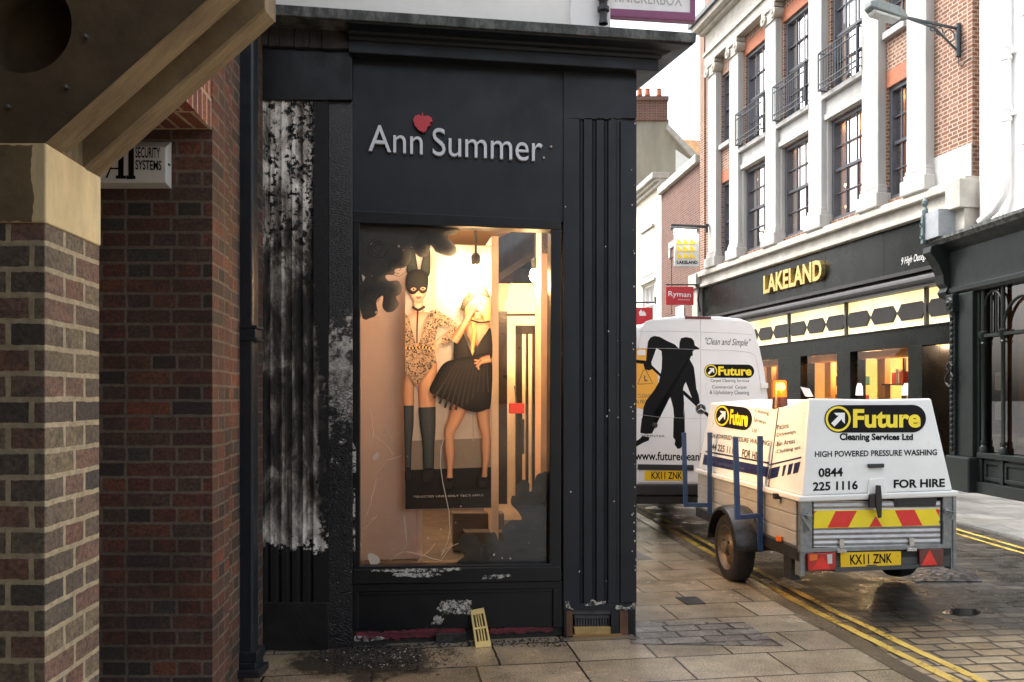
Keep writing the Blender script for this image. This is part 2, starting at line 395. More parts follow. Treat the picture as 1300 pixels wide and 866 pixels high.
m.face(q); pm_ = NT('puddle_water'); pm_.set(Base_Color=(.022, .019, .016), Roughness=.06); pm_.b.inputs['Specular IOR Level'].default_value = .6
tag(m.build('puddle', pm_.m), kind='structure')
dr = MB(); q = [gp(858, 759), gp(872, 768), gp(896, 767), gp(884, 758)]
for i in range(7):
    f0 = i / 7; f1 = f0 + .085
    e = [q[0].lerp(q[3], f0), q[1].lerp(q[2], f0), q[1].lerp(q[2], f1), q[0].lerp(q[3], f1)]
    dr.loft([p + V((0, 0, .006)) for p in e], [p - V((0, 0, .01)) for p in e])
for e in ([q[0], q[1], q[1].lerp(q[2], .06), q[0].lerp(q[3], .06)], [q[0].lerp(q[3], .94), q[1].lerp(q[2], .94), q[2], q[3]], [q[0], q[0].lerp(q[1], .1), q[3].lerp(q[2], .1), q[3]], [q[0].lerp(q[1], .9), q[1], q[2], q[3].lerp(q[2], .9)]):
    dr.loft([p + V((0, 0, .008)) for p in e], [p - V((0, 0, .01)) for p in e])
tag(dr.build('drain_grate', M_dark, origin=q[0]), 'small dark slotted drain grate let into the pavement flags', 'drain')

# ------------------------------------------------------------------ gateway, left foreground
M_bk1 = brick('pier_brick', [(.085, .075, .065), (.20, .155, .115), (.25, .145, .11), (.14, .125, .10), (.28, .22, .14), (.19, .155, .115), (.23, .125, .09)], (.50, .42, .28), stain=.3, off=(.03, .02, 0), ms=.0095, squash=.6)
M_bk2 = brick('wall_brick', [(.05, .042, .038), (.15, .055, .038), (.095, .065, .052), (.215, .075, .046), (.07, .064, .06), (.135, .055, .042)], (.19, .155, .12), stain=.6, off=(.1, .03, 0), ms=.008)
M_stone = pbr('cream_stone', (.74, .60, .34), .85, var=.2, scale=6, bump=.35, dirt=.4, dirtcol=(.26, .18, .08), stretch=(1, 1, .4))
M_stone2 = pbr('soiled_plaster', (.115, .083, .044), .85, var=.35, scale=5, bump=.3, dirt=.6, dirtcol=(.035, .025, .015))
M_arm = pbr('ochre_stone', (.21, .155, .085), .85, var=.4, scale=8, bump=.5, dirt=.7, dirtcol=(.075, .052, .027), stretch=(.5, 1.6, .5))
gw = thing('gateway', (-1.5, 2.8, 0), 'brick and cream stone gateway pier with a raking moulded stone arm overhead', 'gateway')
GF = Plane((0, 2.6, 0), (0, -1, 0)); GB = Plane((0, 3.0, 0), (0, -1, 0))
xa, xb = -1.468, -1.496
m = MB(); zc = 1.78 + 222 * 2.6 / 1050
m.loft([V((-3.2, 2.6, 0)), V((xa, 2.6, 0)), V((xa, 2.6, zc)), V((-3.2, 2.6, zc))], [V((-3.2, 3.0, 0)), V((xb, 3.0, 0)), V((xb, 3.0, zc)), V((-3.2, 3.0, zc))])
m.build('pier', M_bk1, gw, bevel=.004)
zt = 1.78 + 323 * 2.6 / 1050
m = MB(); e = .006
m.loft([V((-3.2, 2.6 - e, zc)), V((xa + e, 2.6 - e, zc)), V((xa + e, 2.6 - e, zt)), V((-3.2, 2.6 - e, zt))], [V((-3.2, 3.0, zc)), V((xb + e, 3.0, zc)), V((xb + e, 3.0, zt + .0)), V((-3.2, 3.0, zt + .0))])
m.build('cap_stone', M_stone, gw, bevel=.006)
m = MB(); q = ragged([(-80, 183), (41, 184), (38, 215), (43, 250), (40, 281), (-80, 281)], 6, .8, 4); m.prism(GF, q[::-1], -.02, .009); m.build('cap_shade_facing', pbr('shaded_brown_facing', (.20, .145, .075), .85, var=.3, scale=5, bump=.3, dirt=.5, dirtcol=(.08, .055, .03)), gw)  # brown slab over the cap front, with its shade put into the colour
# raking arm: moulded section swept up the slope. section (y, drop): drop is how far below the top line, perpendicular-ish in z
sl_ = .885; x0, x1 = xa + .004, -.857
prof = [(2.60, .0), (2.61, .002), (2.70, -.004), (2.725, .012), (2.75, .012), (2.755, .08), (2.80, .11), (2.86, .09), (2.865, -.005), (2.88, -.012), (2.99, -.006), (3.0, .0)]
def arm_z(x, y): return zt + (x - (xa - .07 * (y - 2.6))) * sl_
lo0 = [V((xa - .07 * (y - 2.6), y, zt + d)) for y, d in prof]
lo1 = [V((x1, y, arm_z(x1, y) + d)) for y, d in prof]
m = MB(); n = len(prof); hi = 4.2
vs = lo0 + lo1 + [V((p.x, p.y, hi)) for p in lo0] + [V((p.x, p.y, hi)) for p in lo1]
fs = [(i, i + 1, n + i + 1, n + i) for i in range(n - 1)]
fs += [tuple(range(n, 2 * n)) + tuple(range(4 * n - 1, 3 * n - 1, -1))]
fs += [(n - 1, 3 * n - 1, 4 * n - 1, 2 * n - 1)]
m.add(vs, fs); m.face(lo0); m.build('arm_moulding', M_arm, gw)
m = MB()   # spandrel panel, front face of the arm, with a round recess
c0 = GF.at(28, 30); rr = 62 * 2.6 / 1050; N = 36
yf = 2.606
ring = [V((c0.x + rr * math.cos(2 * math.pi * k / N), yf, c0.z + rr * math.sin(2 * math.pi * k / N))) for k in range(N)]
outl = [V((-3.2, yf, zt + .001)), V((xa, yf, zt + .001)), V((x1, yf, arm_z(x1, 2.6))), V((x1, yf, hi)), V((-3.2, yf, hi))]
# bridge ring to outline by radial fan on a polygon boundary
def hit(ang):
    d = V((math.cos(ang), 0, math.sin(ang))); best = None
    for i in range(len(outl)):
        a, b = outl[i] - c0, outl[(i + 1) % len(outl)] - c0
        den = d.x * (b.z - a.z) - d.z * (b.x - a.x)
        if abs(den) < 1e-9: continue
        tt = (a.x * (b.z - a.z) - a.z * (b.x - a.x)) / den; uu = (a.x * d.z - a.z * d.x) / den
        if tt > 0 and -1e-6 <= uu <= 1 + 1e-6 and (best is None or tt < best): best = tt
    return V((c0.x + d.x * best, yf, c0.z + d.z * best))
angs = sorted([2 * math.pi * k / N for k in range(N)] + [math.atan2((p - c0).z, (p - c0).x) % (2 * math.pi) for p in outl])
for i in range(len(angs)):
    a0, a1 = angs[i], angs[(i + 1) % len(angs)]
    r0 = V((c0.x + rr * math.cos(a0), yf, c0.z + rr * math.sin(a0))); r1 = V((c0.x + rr * math.cos(a1), yf, c0.z + rr * math.sin(a1)))
    m.face([r0, hit(a0), hit(a1), r1]); m.face([r0, r1, r1 + V((0, .16, 0)), r0 + V((0, .16, 0))])
m.face([p + V((0, .16, 0)) for p in ring])
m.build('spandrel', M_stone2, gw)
m = MB()
for px, py in ((110, 47), (85, 111), (12, 136)):
    m.cut(); m.lathe(GF.at(px, py), (0, -1, 0), [(.006, -.004), (.006, .012), (.004, .015), (0, .015)], 8)
m.build('bolt', M_grey, gw)
m = MB(); m.box((-3.2, 2.45, 3.75), (x1, 2.55, 4.2)); m.build('coping', M_stone2, gw)
m = MB(); m.box((-3.2, -4.0, 4.21), (-.85, 3.1, 4.4)); m.box((-.85, -4.0, 4.21), (.8, .2, 4.4)); m.build('passage_shade_ceiling', M_stone2, gw)  # unseen overhang; second box added to keep sky light off the pier front
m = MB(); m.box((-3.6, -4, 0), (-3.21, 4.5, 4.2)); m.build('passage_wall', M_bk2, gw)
m = MB(); m.box((-3.6, -1.3, 0), (1.3, -.9, 4.2)); m.box((-3.6, -1.3, 4.401), (1.3, -.9, 5.4)); m.build('sky_block_wall', M_bk2, gw)  # unseen wall added behind the viewpoint to block sky light on the pier
# ------------------------------------------------------------------ recessed brick wall, its lintel and the alarm box
bw = thing('brick_wall', (-1.61, 4.43, 0), 'dark red brick wall between the gateway pier and the square black downpipe', 'wall')
def rx(y): return -1.605 - .086 * (y - 4.43)
m = MB()
pts = [(-3.2, 4.43), (rx(4.43), 4.43), (rx(4.78), 4.78), (rx(4.78) - .02, 4.781), (rx(5.9) - .02, 5.9), (-3.2, 5.9)]
m.loft([V((x, y, 0)) for x, y in pts][::-1], [V((x, y, 6)) for x, y in pts][::-1])
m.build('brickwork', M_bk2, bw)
M_sold = brick('soldier_brick', [(.22, .06, .04), (.10, .05, .05), (.26, .08, .045), (.15, .05, .04)], (.40, .33, .24), bw=.082, rh=.26, ms=.01, squash=1, stain=.1)
zl = 1.78 + (505 - 165) * 4.43 / 1050
m = MB()
m.loft([V((-3.2, 3.75, zl)), V((-1.552, 3.75, zl)), V((-1.552, 3.75, 6)), V((-3.2, 3.75, 6))], [V((-3.2, 4.428, zl)), V((-1.609, 4.428, zl)), V((-1.609, 4.428, 6)), V((-3.2, 4.428, 6))])
m.build('lintel', M_sold, bw)
al = thing('alarm_box', (-1.9, 4.4, 3), 'white security alarm box lettered A1 on the dark brick wall', 'alarm box')
AW = Plane((0, 4.43, 0), (0, -1, 0))
m = MB()
f_ = [AW.at(x, y, .09) for x, y in ((98, 232), (98, 187), (210.5, 187), (210.5, 232))]; f_ = [f_[0], f_[3], f_[2], f_[1]]
b_ = [AW.at(x, y, .002) for x, y in ((92, 240), (218, 240), (218, 180), (92, 180))]
f2 = [p + V((0, 0, 0)) for p in f_]
m.loft(f_, b_); m.build('case', pbr('case_plastic', (.62, .63, .62), .4, var=.06, scale=9, dirt=.25, dirtcol=(.3, .29, .26)), al, bevel=.004)
m = MB()
put_text(m, 'SECURITY', on_plane(AW, (172, 200.5), (203.5, 201), (203.5, 187.5), (172, 186.5), .091), .001, bold=.02)
m.cut(); put_text(m, 'SYSTEMS', on_plane(AW, (172, 215.5), (205, 216.5), (205, 204), (172, 203), .091), .001, bold=.02)
for pts in ([(134, 226), (136.5, 226), (150, 190), (149, 190)], [(150, 190), (157, 190), (157, 224), (150, 224)], [(147, 223), (160, 223), (160, 227), (147, 227)], [(139, 213), (151, 213), (151, 215), (138.5, 215)],
            [(163, 192), (170, 187), (170, 224), (163, 224)], [(160.5, 223), (172, 223), (172, 227.5), (160.5, 227.5)]):
    m.face([AW.at(x, y, .092) for x, y in pts][::-1])
m.build('lettering', M_blackf, al)
m = MB(); m.lathe(AW.at(214, 209, .05), (0, -1, 0), [(.006, -.01), (.006, .01), (0, .01)], 8); m.build('screw', M_dark, al)
# square downpipe
dp = thing('downpipe', (-1.68, 5.15, 0), 'square black cast downpipe between the brick return and the charred pilaster', 'downpipe')
DP = Plane((0, 5.12, 0), (0, -1, 0))
M_pipe = pbr('pipe_paint', (.012, .016, .022), .38, var=.2, scale=8, bump=.05)
m = MB(); m.rect(DP, 299, -60, 321, 838, -.12, 0); m.build('pipe', M_pipe, dp, bevel=.012)
m = MB(); m.rect(DP, 294, 413, 326, 417, -.13, .012); m.rect(DP, 294, 429, 326, 432.5, -.13, .012); m.rect(DP, 296, 417, 324, 429, -.13, .008)
m.lathe(DP.at(291, 421, -.02), (-1, 0, 0), [(.012, -.02), (.012, .02), (.018, .021), (.018, .03), (0, .03)], 10); m.build('bracket', M_pipe, dp, bevel=.003)
m = MB(); m.rect(DP, 295, 828, 327, 842, -.14, .02); m.rect(DP, 297, 842, 325, 858, -.13, .03); m.rect(DP, 289, 852, 330, 862, -.13, .06); m.build('shoe', M_pipe, dp, bevel=.008)
# ------------------------------------------------------------------ burnt corner shop
AN = V((.148, -.989, 0)); A = Plane((-1.80, 5.82, 0), AN)
sh = thing('shop_building', (-.4, 6.1, 0), 'black painted corner shop front with a charred peeling pilaster and lit window', 'shop')
def fr_mat(name, blackish, mode):
    """fire damage: mode 0 peeling ash, 1 alligator char"""
    t = NT(name); P = t.co(); sp = t.n('SeparateXYZ'); t.l(P, sp.inputs[0]); x, z = sp.outputs[0], sp.outputs[2]
    if mode == 0:
        n1 = t.noise(t.mapping(P, (1, 1, .45)), 7, 8, .68, dist=.4); n2 = t.noise(P, 17, 8, .72); fine = t.noise(P, 90, 6, .8); streak = t.noise(t.mapping(P, (1, 1, .07)), 30, 6, .7)
        zq = t.math('MULTIPLY', z, .25)
        ridge = t.math('COSINE', t.math('MULTIPLY', t.math('ADD', x, 1.287), 83.2))
        # where the paint is gone: left of a ragged line, above a ragged tear
        bound = t.math('SUBTRACT', t.ramp(zq, [(.2, .93), (.5, .945), (.62, 1.02), (.98, 1.0)]), 0)
        e1 = t.math('ADD', t.math('MULTIPLY', t.math('SUBTRACT', n2, .5), .42), t.math('SUBTRACT', 0, t.math('ADD', x, bound)))
        e1 = t.ramp(t.math('ADD', e1, .5), [(.495, 0), (.503, 1)])
        e2 = t.ramp(t.math('ADD', t.math('ADD', t.math('SUBTRACT', z, .74), t.math('MULTIPLY', t.math('SUBTRACT', n2, .5), .5)), .5), [(.49, 0), (.505, 1)])
        E = t.math('MULTIPLY', e1, e2)
        prof_ = t.ramp(zq, [(.18, .62), (.22, .52), (.29, .27), (.45, .22), (.62, .23), (.72, .38), (.82, .62), (.97, .72)])
        k = t.math('ADD', prof_, t.math('MULTIPLY', t.math('MULTIPLY', ridge, .11), t.ramp(zq, [(.75, 1), (.85, .5)])))
        k = t.math('ADD', k, t.math('MULTIPLY', t.math('SUBTRACT', n1, .5), 1.7)); k = t.math('ADD', k, t.math('MULTIPLY', t.math('SUBTRACT', streak, .5), .5))
        k = t.math('ADD', k, t.math('MULTIPLY', t.math('SUBTRACT', fine, .5), .35))
        wood = t.ramp(k, [(.0, (.010, .0095, .009)), (.25, (.035, .032, .029)), (.42, (.15, .135, .118)), (.6, (.46, .43, .385)), (.8, (.85, .82, .77))])
        flake = t.math('MULTIPLY', t.ramp(n2, [(.535, 0), (.545, 1)]), t.ramp(zq, [(.62, 0), (.72, 1)])); flake = t.math('MULTIPLY', flake, t.ramp(t.math('ADD', x, 1.5), [(.08, .0), (.2, 1)]))
        E = t.math('MULTIPLY', E, t.math('SUBTRACT', 1, flake)); mk = E
        crack = t.ramp(t.noise(P, 8, 8, .75), [(.495, 0), (.5, 1), (.506, 0)]); crack = t.math('MULTIPLY', crack, t.ramp(zq, [(.3, 1), (.66, 1), (.7, 0)]))
        paint = t.mix(t.math('MULTIPLY', crack, .0), (.0045, .0045, .0055), (.3, .3, .3))
        c = t.mix(E, paint, wood)
        t.set(Base_Color=c, Roughness=t.mix(mk, .36, .85)); t.b.inputs['Specular IOR Level'].default_value = .3
        h = t.math('ADD', t.math('MULTIPLY', mk, -1.0), t.math('MULTIPLY', fine, .4)); h = t.math('ADD', h, t.math('MULTIPLY', t.math('MULTIPLY', n1, mk), .6))
        t.l(t.bump(h, 1.0, .012), t.b.inputs['Normal'])
    else:
        sc = t.mapping(P, (1, 1, 2.2)); vo = t.n('TexVoronoi'); vo.feature = 'DISTANCE_TO_EDGE'; vo.inputs['Scale'].default_value = 34; t.l(sc, vo.inputs[0])
        d = t.ramp(vo.outputs[0], [(.0, 0), (.12, 1)]); n = t.noise(P, 3, 5); n3 = t.noise(P, 12, 8, .75)
        grey = t.ramp(t.math('SUBTRACT', t.math('ADD', n3, t.math('MULTIPLY', n, .4)), t.math('MULTIPLY', t.math('ABSOLUTE', t.math('SUBTRACT', z, 1.9)), .55)), [(.50, 0), (.56, 1)])
        c = t.mix(t.math('MULTIPLY', grey, .9), (.010, .010, .011), t.ramp(n3, [(.4, (.10, .09, .08)), (.62, (.58, .55, .5))]))
        amt = t.ramp(t.math('MULTIPLY', z, .25), [(.1, .5), (.25, 1), (.42, 1), (.5, 0.05)])
        c = t.mix(t.math('MULTIPLY', t.math('SUBTRACT', 1, d), amt), c, (.0035, .0035, .004))
        t.set(Base_Color=c, Roughness=.3); t.b.inputs['Specular IOR Level'].default_value = .7
        t.l(t.bump(t.math('MULTIPLY', d, amt), 1.0, .02), t.b.inputs['Normal'])
    return t.m
M_peel = fr_mat('peeling_charred_paint', 0, 0); M_gator = fr_mat('alligator_char', 0, 1)
M_burn = pbr('burnt_boards', (.016, .015, .016), .6, var=.5, scale=9, bump=.35, dirt=.5, dirtcol=(.06, .045, .04), stretch=(1, 1, .25))
# left pilaster with rounded flutes (section along px, w)
xs = []; 
def flute_section(x0, x1, edges, depth, wb, nn=6):
    sec = [(x0, wb)]
    for a, b in edges:
        for k in range(nn + 1):
            f = k / nn; sec.append((a + (b - a) * f, wb - depth * math.sin(math.pi * f) ** .6))
    sec.append((x1, wb)); return sec
def fluted(mb, sec, ytop, ybot, bulge=0):
    top = [A.at(x, ytop, w) for x, w in sec]; bot = []
    zb_ = A.at(sec[0][0], ybot, sec[0][1]).z; zt_ = A.at(sec[0][0], ytop, sec[0][1]).z
    top = [V((p.x, p.y, zt_)) for p in top]; bot = [V((p.x, p.y, zb_)) for p in top]
    n = len(sec); mb.add(top + bot, [(i, n + i, n + i + 1, i + 1) for i in range(n - 1)])
    for a, b in ((0, n), (n - 1, 2 * n - 1)):
        mb.face([mb.v[a], mb.v[b], mb.v[b] - AN * .15, mb.v[a] - AN * .15])
m = MB(); sec = flute_section(322, 417, [(336, 343.5), (349.5, 357.5), (363, 371), (376.5, 384.5), (390, 398)], .015, .05)
fluted(m, sec, 118, 770); m.build('charred_pilaster', M_peel, sh)
m = MB(); m.rect(A, 322, 765, 417, 826, -.05, .054); m.build('pilaster_foot', pbr('scorched_foot', (.005, .005, .006), .45, var=.4, scale=9, bump=.2), sh, bevel=.004)
m = MB(); m.rect(A, 417, 115, 447.5, 822, -.1, .03); m.build('charred_board', M_gator, sh, bevel=.004)
m = MB()
for i, (a, b) in enumerate(((322, 340), (340.6, 354), (354.6, 373), (373.6, 392), (392.6, 408), (408.6, 447))):
    m.cut(); m.rect(A, a, 12, b, 57 + i * .9, -.05, .10 + .004 * (i % 2))
m.build('frieze_plank', M_burn, sh, bevel=.003)
m = MB(); m.rect(A, 322, 50, 447, 127, -.05, .066); m.build('burnt_frieze', M_blk, sh, bevel=.004)
# fascia, walls round the window
m = MB(); m.prism(A, [(447, 40), (447, 272), (715.5, 282), (715.5, 80)], -.12, 0); m.build('fascia', M_blk2, sh, bevel=.004)
m = MB(); sec = flute_section(715.5, 808, [(735.5, 741.5), (751.5, 757.5), (766.5, 772.5), (782, 788)], .018, .012)
# flutes stop short: plain top and bottom blocks are separate
fluted(m, sec, 150, 768)
m.prism(A, [(715.5, 78), (715.5, 150), (808, 150), (808, 85)], -.1, .012); m.rect(A, 715.5, 766, 806, 775, -.1, .0125)
for a, b in ((735.5, 741.5), (751.5, 757.5), (766.5, 772.5), (782, 788)):
    m.prism(A, [(a, 151), (b, 151), (b, 149), ((a + b) / 2, 145), (a, 149)][::-1], .002, .0118)
ZB = m.build('fluted_pilaster', M_blk2, sh)
m = MB(); rnd = random.Random(21)
for _ in range(44):
    x = rnd.choice([rnd.uniform(801, 807), rnd.uniform(803, 807.5), rnd.uniform(717, 800)]); y = 110 + 650 * rnd.random() ** .7; s_ = rnd.uniform(.35, 1.1)
    m.cut(); m.face([A.at(x + s_ * math.cos(k), y + s_ * rnd.uniform(.7, 1.8) * math.sin(k), .0155) for k in (6, 5, 4, 3, 2, 1)])
m.build('paint_chip', pbr('bare_primer', (.5, .48, .44), .8), sh)
# window frame
gx0, gx1 = 457, 700
m = MB()
m.prism(A, [(447.5, 267), (447.5, 283), (712.5, 292), (712.5, 279)], -.12, .018)
m.prism(A, [(447.5, 283), (447.5, 738), (457, 738), (457, 281)], -.12, .014); m.prism(A, [(699.5, 290), (697, 735), (712.5, 735), (712.5, 291)], -.12, .014)
m.prism(A, [(447.5, 723), (447.5, 742), (712.5, 738), (712.5, 719)], -.12, .03); m.prism(A, [(455, 719), (455, 724), (700, 720.5), (700, 716)], -.08, .02)
m.build('window_frame', M_blk, sh, bevel=.006)
m = MB(); m.face([A.at(456, 280, -.05), A.at(456, 724, -.05), A.at(701, 720, -.05), A.at(701, 288, -.05)]); GL = m.build('window_pane', M_glass, sh)
m = MB(); rnd = random.Random(3)
for path in ([(470, 520), (474, 545), (469, 575)], [(478, 600), (492, 585), (510, 578)], [(478, 607), (470, 640), (465, 655)], [(490, 545), (498, 560)], [(512, 655), (516, 690), (512, 700), (495, 712)], [(530, 712), (545, 700), (552, 690)], [(470, 660), (478, 655)], [(462, 672), (478, 656)], [(475, 553), (490, 565), (499, 577)], [(560, 700), (582, 690)], [(516, 700), (560, 712), (575, 690)]):
    pp = []
    for i in range(len(path) - 1):
        for k in range(4): f = k / 4; pp.append((path[i][0] * (1 - f) + path[i + 1][0] * f + rnd.uniform(-.8, .8), path[i][1] * (1 - f) + path[i + 1][1] * f + rnd.uniform(-.8, .8)))
    m.cut(); m.tube([A.at(x, y, -.048) for x, y in pp + [path[-1]]], .0022, 4)
for _ in range(46):
    x, y = rnd.uniform(458, 520), rnd.uniform(300, 715); 
    if rnd.random() < .4: x = rnd.uniform(458, 698); y = rnd.uniform(640, 715)
    s_ = rnd.uniform(.5, 1.6); m.cut(); m.face([A.at(x + s_ * math.cos(k), y + s_ * rnd.uniform(.6, 1.4) * math.sin(k), -.047) for k in (6, 5, 4, 3, 2, 1)])
for pts in ([(466, 705), (470, 702), (480, 706), (483, 713), (476, 719), (470, 716)], [(473, 580), (480, 573), (482, 579), (475, 586)], [(459, 348), (464, 352), (461, 358)]): m.cut(); m.face([A.at(x, y, -.0465) for x, y in pts][::-1])
m.build('cracked_film', pbr('flaking_film', (.55, .46, .36), .6, var=.2), GL)
# stall riser, panel, burnt foot
m = MB(); m.prism(A, [(447.5, 742), (447.5, 800), (715, 796), (715, 738)], -.12, -.012)
m.prism(A, [(447.5, 742), (447.5, 752), (712, 747), (712, 738)], -.1, .012); m.prism(A, [(447.5, 752), (447.5, 798), (455, 798), (455, 751)], -.1, .006); m.prism(A, [(702, 747), (702, 797), (712, 797), (712, 747)], -.1, .006)
m.prism(A, [(455, 752), (455, 756), (702, 751), (702, 747)], -.1, .001); m.build('stall_riser', M_blk, sh, bevel=.005)
M_scuf = NT('scuffed_white'); n = M_scuf.noise(M_scuf.co(), 22, 8, .8); tr = M_scuf.n('BsdfTransparent'); mx = M_scuf.n('MixShader'); M_scuf.l(M_scuf.ramp(n, [(.47, 0), (.53, 1)]), mx.inputs[0])
M_scuf.set(Base_Color=M_scuf.ramp(M_scuf.noise(M_scuf.co(), 60, 4), [(.3, (.2, .19, .17)), (.7, (.68, .66, .6))]), Roughness=.8); M_scuf.l(tr.outputs[0], mx.inputs[1]); M_scuf.l(M_scuf.b.outputs[0], mx.inputs[2]); M_scuf.l(mx.outputs[0], M_scuf.o.inputs[0])
m = MB()
m.prism(A, ragged([(560, 763), (555, 772), (562, 780), (586, 779), (600, 780), (599, 763), (578, 762)], 2, 1.2, 3), -.012, -.0085); m.cut(); m.prism(A, ragged([(553, 782), (548, 792), (556, 794), (564, 790), (560, 782)], 2, 1.2, 5), -.012, -.009); m.cut(); m.prism(A, ragged([(472, 723.5), (472, 726), (560, 726), (585, 724), (585, 721), (520, 722.5)], 3, .9, 6), .031, .0325); m.cut(); m.prism(A, ragged([(614, 731), (612, 736), (628, 735), (650, 732), (648, 729), (630, 730)], 2.5, .8, 7), .031, .0325)
m.cut(); m.prism(A, ragged([(500, 727), (498, 731), (530, 734), (560, 731), (556, 727)], 3, .9, 8), .031, .0325); m.cut(); m.prism(A, [(448, 620), (448, 700), (451, 700), (451, 620)], .015, .017); m.cut(); m.prism(A, [(447, 560), (448, 600), (452, 600), (452, 570)], .015, .017)
m.cut(); m.prism(A, ragged([(742, 767), (740, 769), (752, 769), (770, 766), (774, 763), (758, 764), (752, 760), (748, 766)], 2, .6, 9), .0135, .015); m.cut(); m.prism(A, ragged([(718, 764), (719, 772), (728, 774), (724, 770), (721, 762)], 2, .5, 2), .0135, .015); m.cut(); m.prism(A, ragged([(782, 768), (781, 773), (806, 774), (806, 766), (796, 771)], 2, .8, 4), .0135, .015)
m.build('scuff', M_scuf.m, sh)
m = MB(); m.prism(A, [(447, 796), (447, 822), (717, 806), (717, 790)], -.3, -.03); m.build('plinth', pbr('burnt_plinth', (.02, .018, .017), .7, var=.4, scale=14, bump=.4), sh)
M_red = pbr('scorched_red_paint', (.16, .014, .028), .55, var=.8, scale=16, bump=.6, dirt=1.0, dirtcol=(.008, .006, .006), stretch=(1, 1, 3))
m = MB(); m.prism(A, ragged([(452, 804), (453, 813), (500, 812), (545, 809), (592, 806), (590, 797), (550, 797), (500, 801)], 4, 1.4, 12), -.035, -.012); m.cut(); m.prism(A, ragged([(622, 798), (622, 806), (665, 804), (700, 802), (705, 796), (660, 795)], 4, 1.4, 13), -.035, -.014); m.build('skirting', M_red, sh, bevel=.004)
m = MB(); m.prism(A, ragged([(450, 808), (450, 814), (470, 815), (488, 811), (484, 808)], 2.5, 1, 14), -.03, -.005); m.build('splintered_strip', M_scuf.m, sh)
# opened-up foot of the right pilaster
M_wood = pbr('raw_timber', (.30, .16, .05), .7, var=.35, scale=10, bump=.3, dirt=.4, dirtcol=(.08, .04, .02), stretch=(.3, .3, 1))
M_wood2 = pbr('scorched_timber', (.13, .06, .03), .7, var=.4, scale=10, bump=.3, dirt=.5, dirtcol=(.02, .012, .01))
m = MB(); m.rect(A, 715.5, 770, 724, 812, -.1, .005); m.rect(A, 798, 770, 806, 809, -.15, .012); m.rect(A, 716, 770, 806, 812, -.16, -.11); m.build('pilaster_base', M_blk, sh, bevel=.004)
m = MB(); m.rect(A, 719, 774, 727, 808, -.09, .008); m.cut(); m.rect(A, 787, 773, 798, 806, -.09, .008); m.build('timber_stud', M_wood2, sh, bevel=.003)
m = MB(); m.prism(A, [(729, 797), (730, 806), (784, 805), (784, 796)], -.06, .0); m.build('timber_batten', pbr('pale_timber', (.42, .28, .10), .7, var=.35, scale=10, bump=.2), sh, bevel=.003)
m = MB(); m.prism(A, [(727, 807), (727, 815), (790, 812), (790, 805)], -.07, .02); m.build('timber_sill', M_wood, sh, bevel=.003)
m = MB()
for i in range(16): m.rect(A, 730 + i * 3.5, 784, 732.2 + i * 3.5, 797, -.1, -.03)
m.rect(A, 729, 781, 786, 785, -.1, -.02); m.rect(A, 727, 774, 788, 780, -.1, -.0); m.build('vent_liner', pbr('sooty_metal', (.07, .07, .075), .5, metal=.4, var=.4, scale=20), sh)
# cornice
t_ = V((-AN.y, AN.x, 0)); sdir = V((-.29, .957, 0)).normalized(); sn = V((sdir.y, -sdir.x, 0))
corner = A.at(808, 400, 0.0); corner.z = 0; left0 = A.at(444, 400, 0.0); left0.z = 0; farl = left0 - t_ * .62
def cpt(w, z, which):
    if which == 0: p = left0 + AN * w
    elif which == 3: p = farl + AN * w
    elif which == 2: p = corner + sdir * 7 + sn * w
    else:
        # mitre
        a = corner + AN * w; b = corner + sn * w
        det = t_.x * (-sdir.y) - t_.y * (-sdir.x); dx, dy = b.x - a.x, b.y - a.y
        k = (dx * (-sdir.y) - dy * (-sdir.x)) / det; p = a + t_ * k
    return V((p.x, p.y, z))
prof = [(-.1, 4.205), (.11, 4.205), (.115, 4.21), (.115, 4.285), (.13, 4.29), (.135, 4.31), (.165, 4.318), (.18, 4.33), (.285, 4.335), (.295, 4.345)]
def sweep(name, prof, mat, ends=(0, 1, 2)):
    m = MB(); n = len(prof); vs = []
    for e in ends: vs += [cpt(w, z, e) for w, z in prof]
    fs = []
    for j in range(len(ends) - 1): fs += [(j * n + i, (j + 1) * n + i, (j + 1) * n + i + 1, j * n + i + 1) for i in range(n - 1)]
    fs.append(tuple(range(n))[::-1]); fs.append(tuple((len(ends) - 1) * n + i for i in range(n))); m.add(vs, fs); return m.build(name, mat, sh)
sweep('cornice', prof, M_blk2)
def lead_mat():
    t = NT('mossy_lead'); P = t.co(); n = t.noise(t.mapping(P, (1, 1, .5)), 9, 8, .75); n2 = t.noise(P, 3, 5)
    c = t.ramp(n, [(.36, (.010, .011, .010)), (.48, (.045, .05, .046)), (.6, (.13, .135, .125)), (.7, (.03, .04, .018))])
    t.set(Base_Color=t.mix(.6, c, t.ramp(n2, [(.3, .5), (.7, 1.3)]), 'MULTIPLY'), Roughness=.6); t.l(t.bump(n, .6, .015), t.b.inputs['Normal']); return t.m
M_lead = lead_mat()
sweep('lead_flashing', [(-.3, 4.36), (.297, 4.348), (.303, 4.352), (.306, 4.415), (.296, 4.422), (-.3, 4.49)], M_lead, (3, 1, 2))
# upper storey, white stucco
uc = A.at(773, 20, -.02); uc.z = 0
m = MB(); a = farl - AN * .05; pts = [a, uc, uc + sdir * 7.2, a + sdir * 7.2 + t_ * 1]
m.loft([V((p.x, p.y, 4.45)) for p in pts][::-1], [V((p.x, p.y, 8.6)) for p in pts][::-1]); m.build('upper_wall', M_white, sh)
m = MB(); a2 = uc - t_ * .30
m.loft([V((p.x, p.y, 4.44)) for p in (a2 + AN * .04, uc + AN * .04, uc - AN * .1, a2 - AN * .1)][::-1], [V((p.x, p.y, 8.61)) for p in (a2 + AN * .04, uc + AN * .04, uc - AN * .1, a2 - AN * .1)][::-1]); m.build('corner_strip', M_whitep, sh)
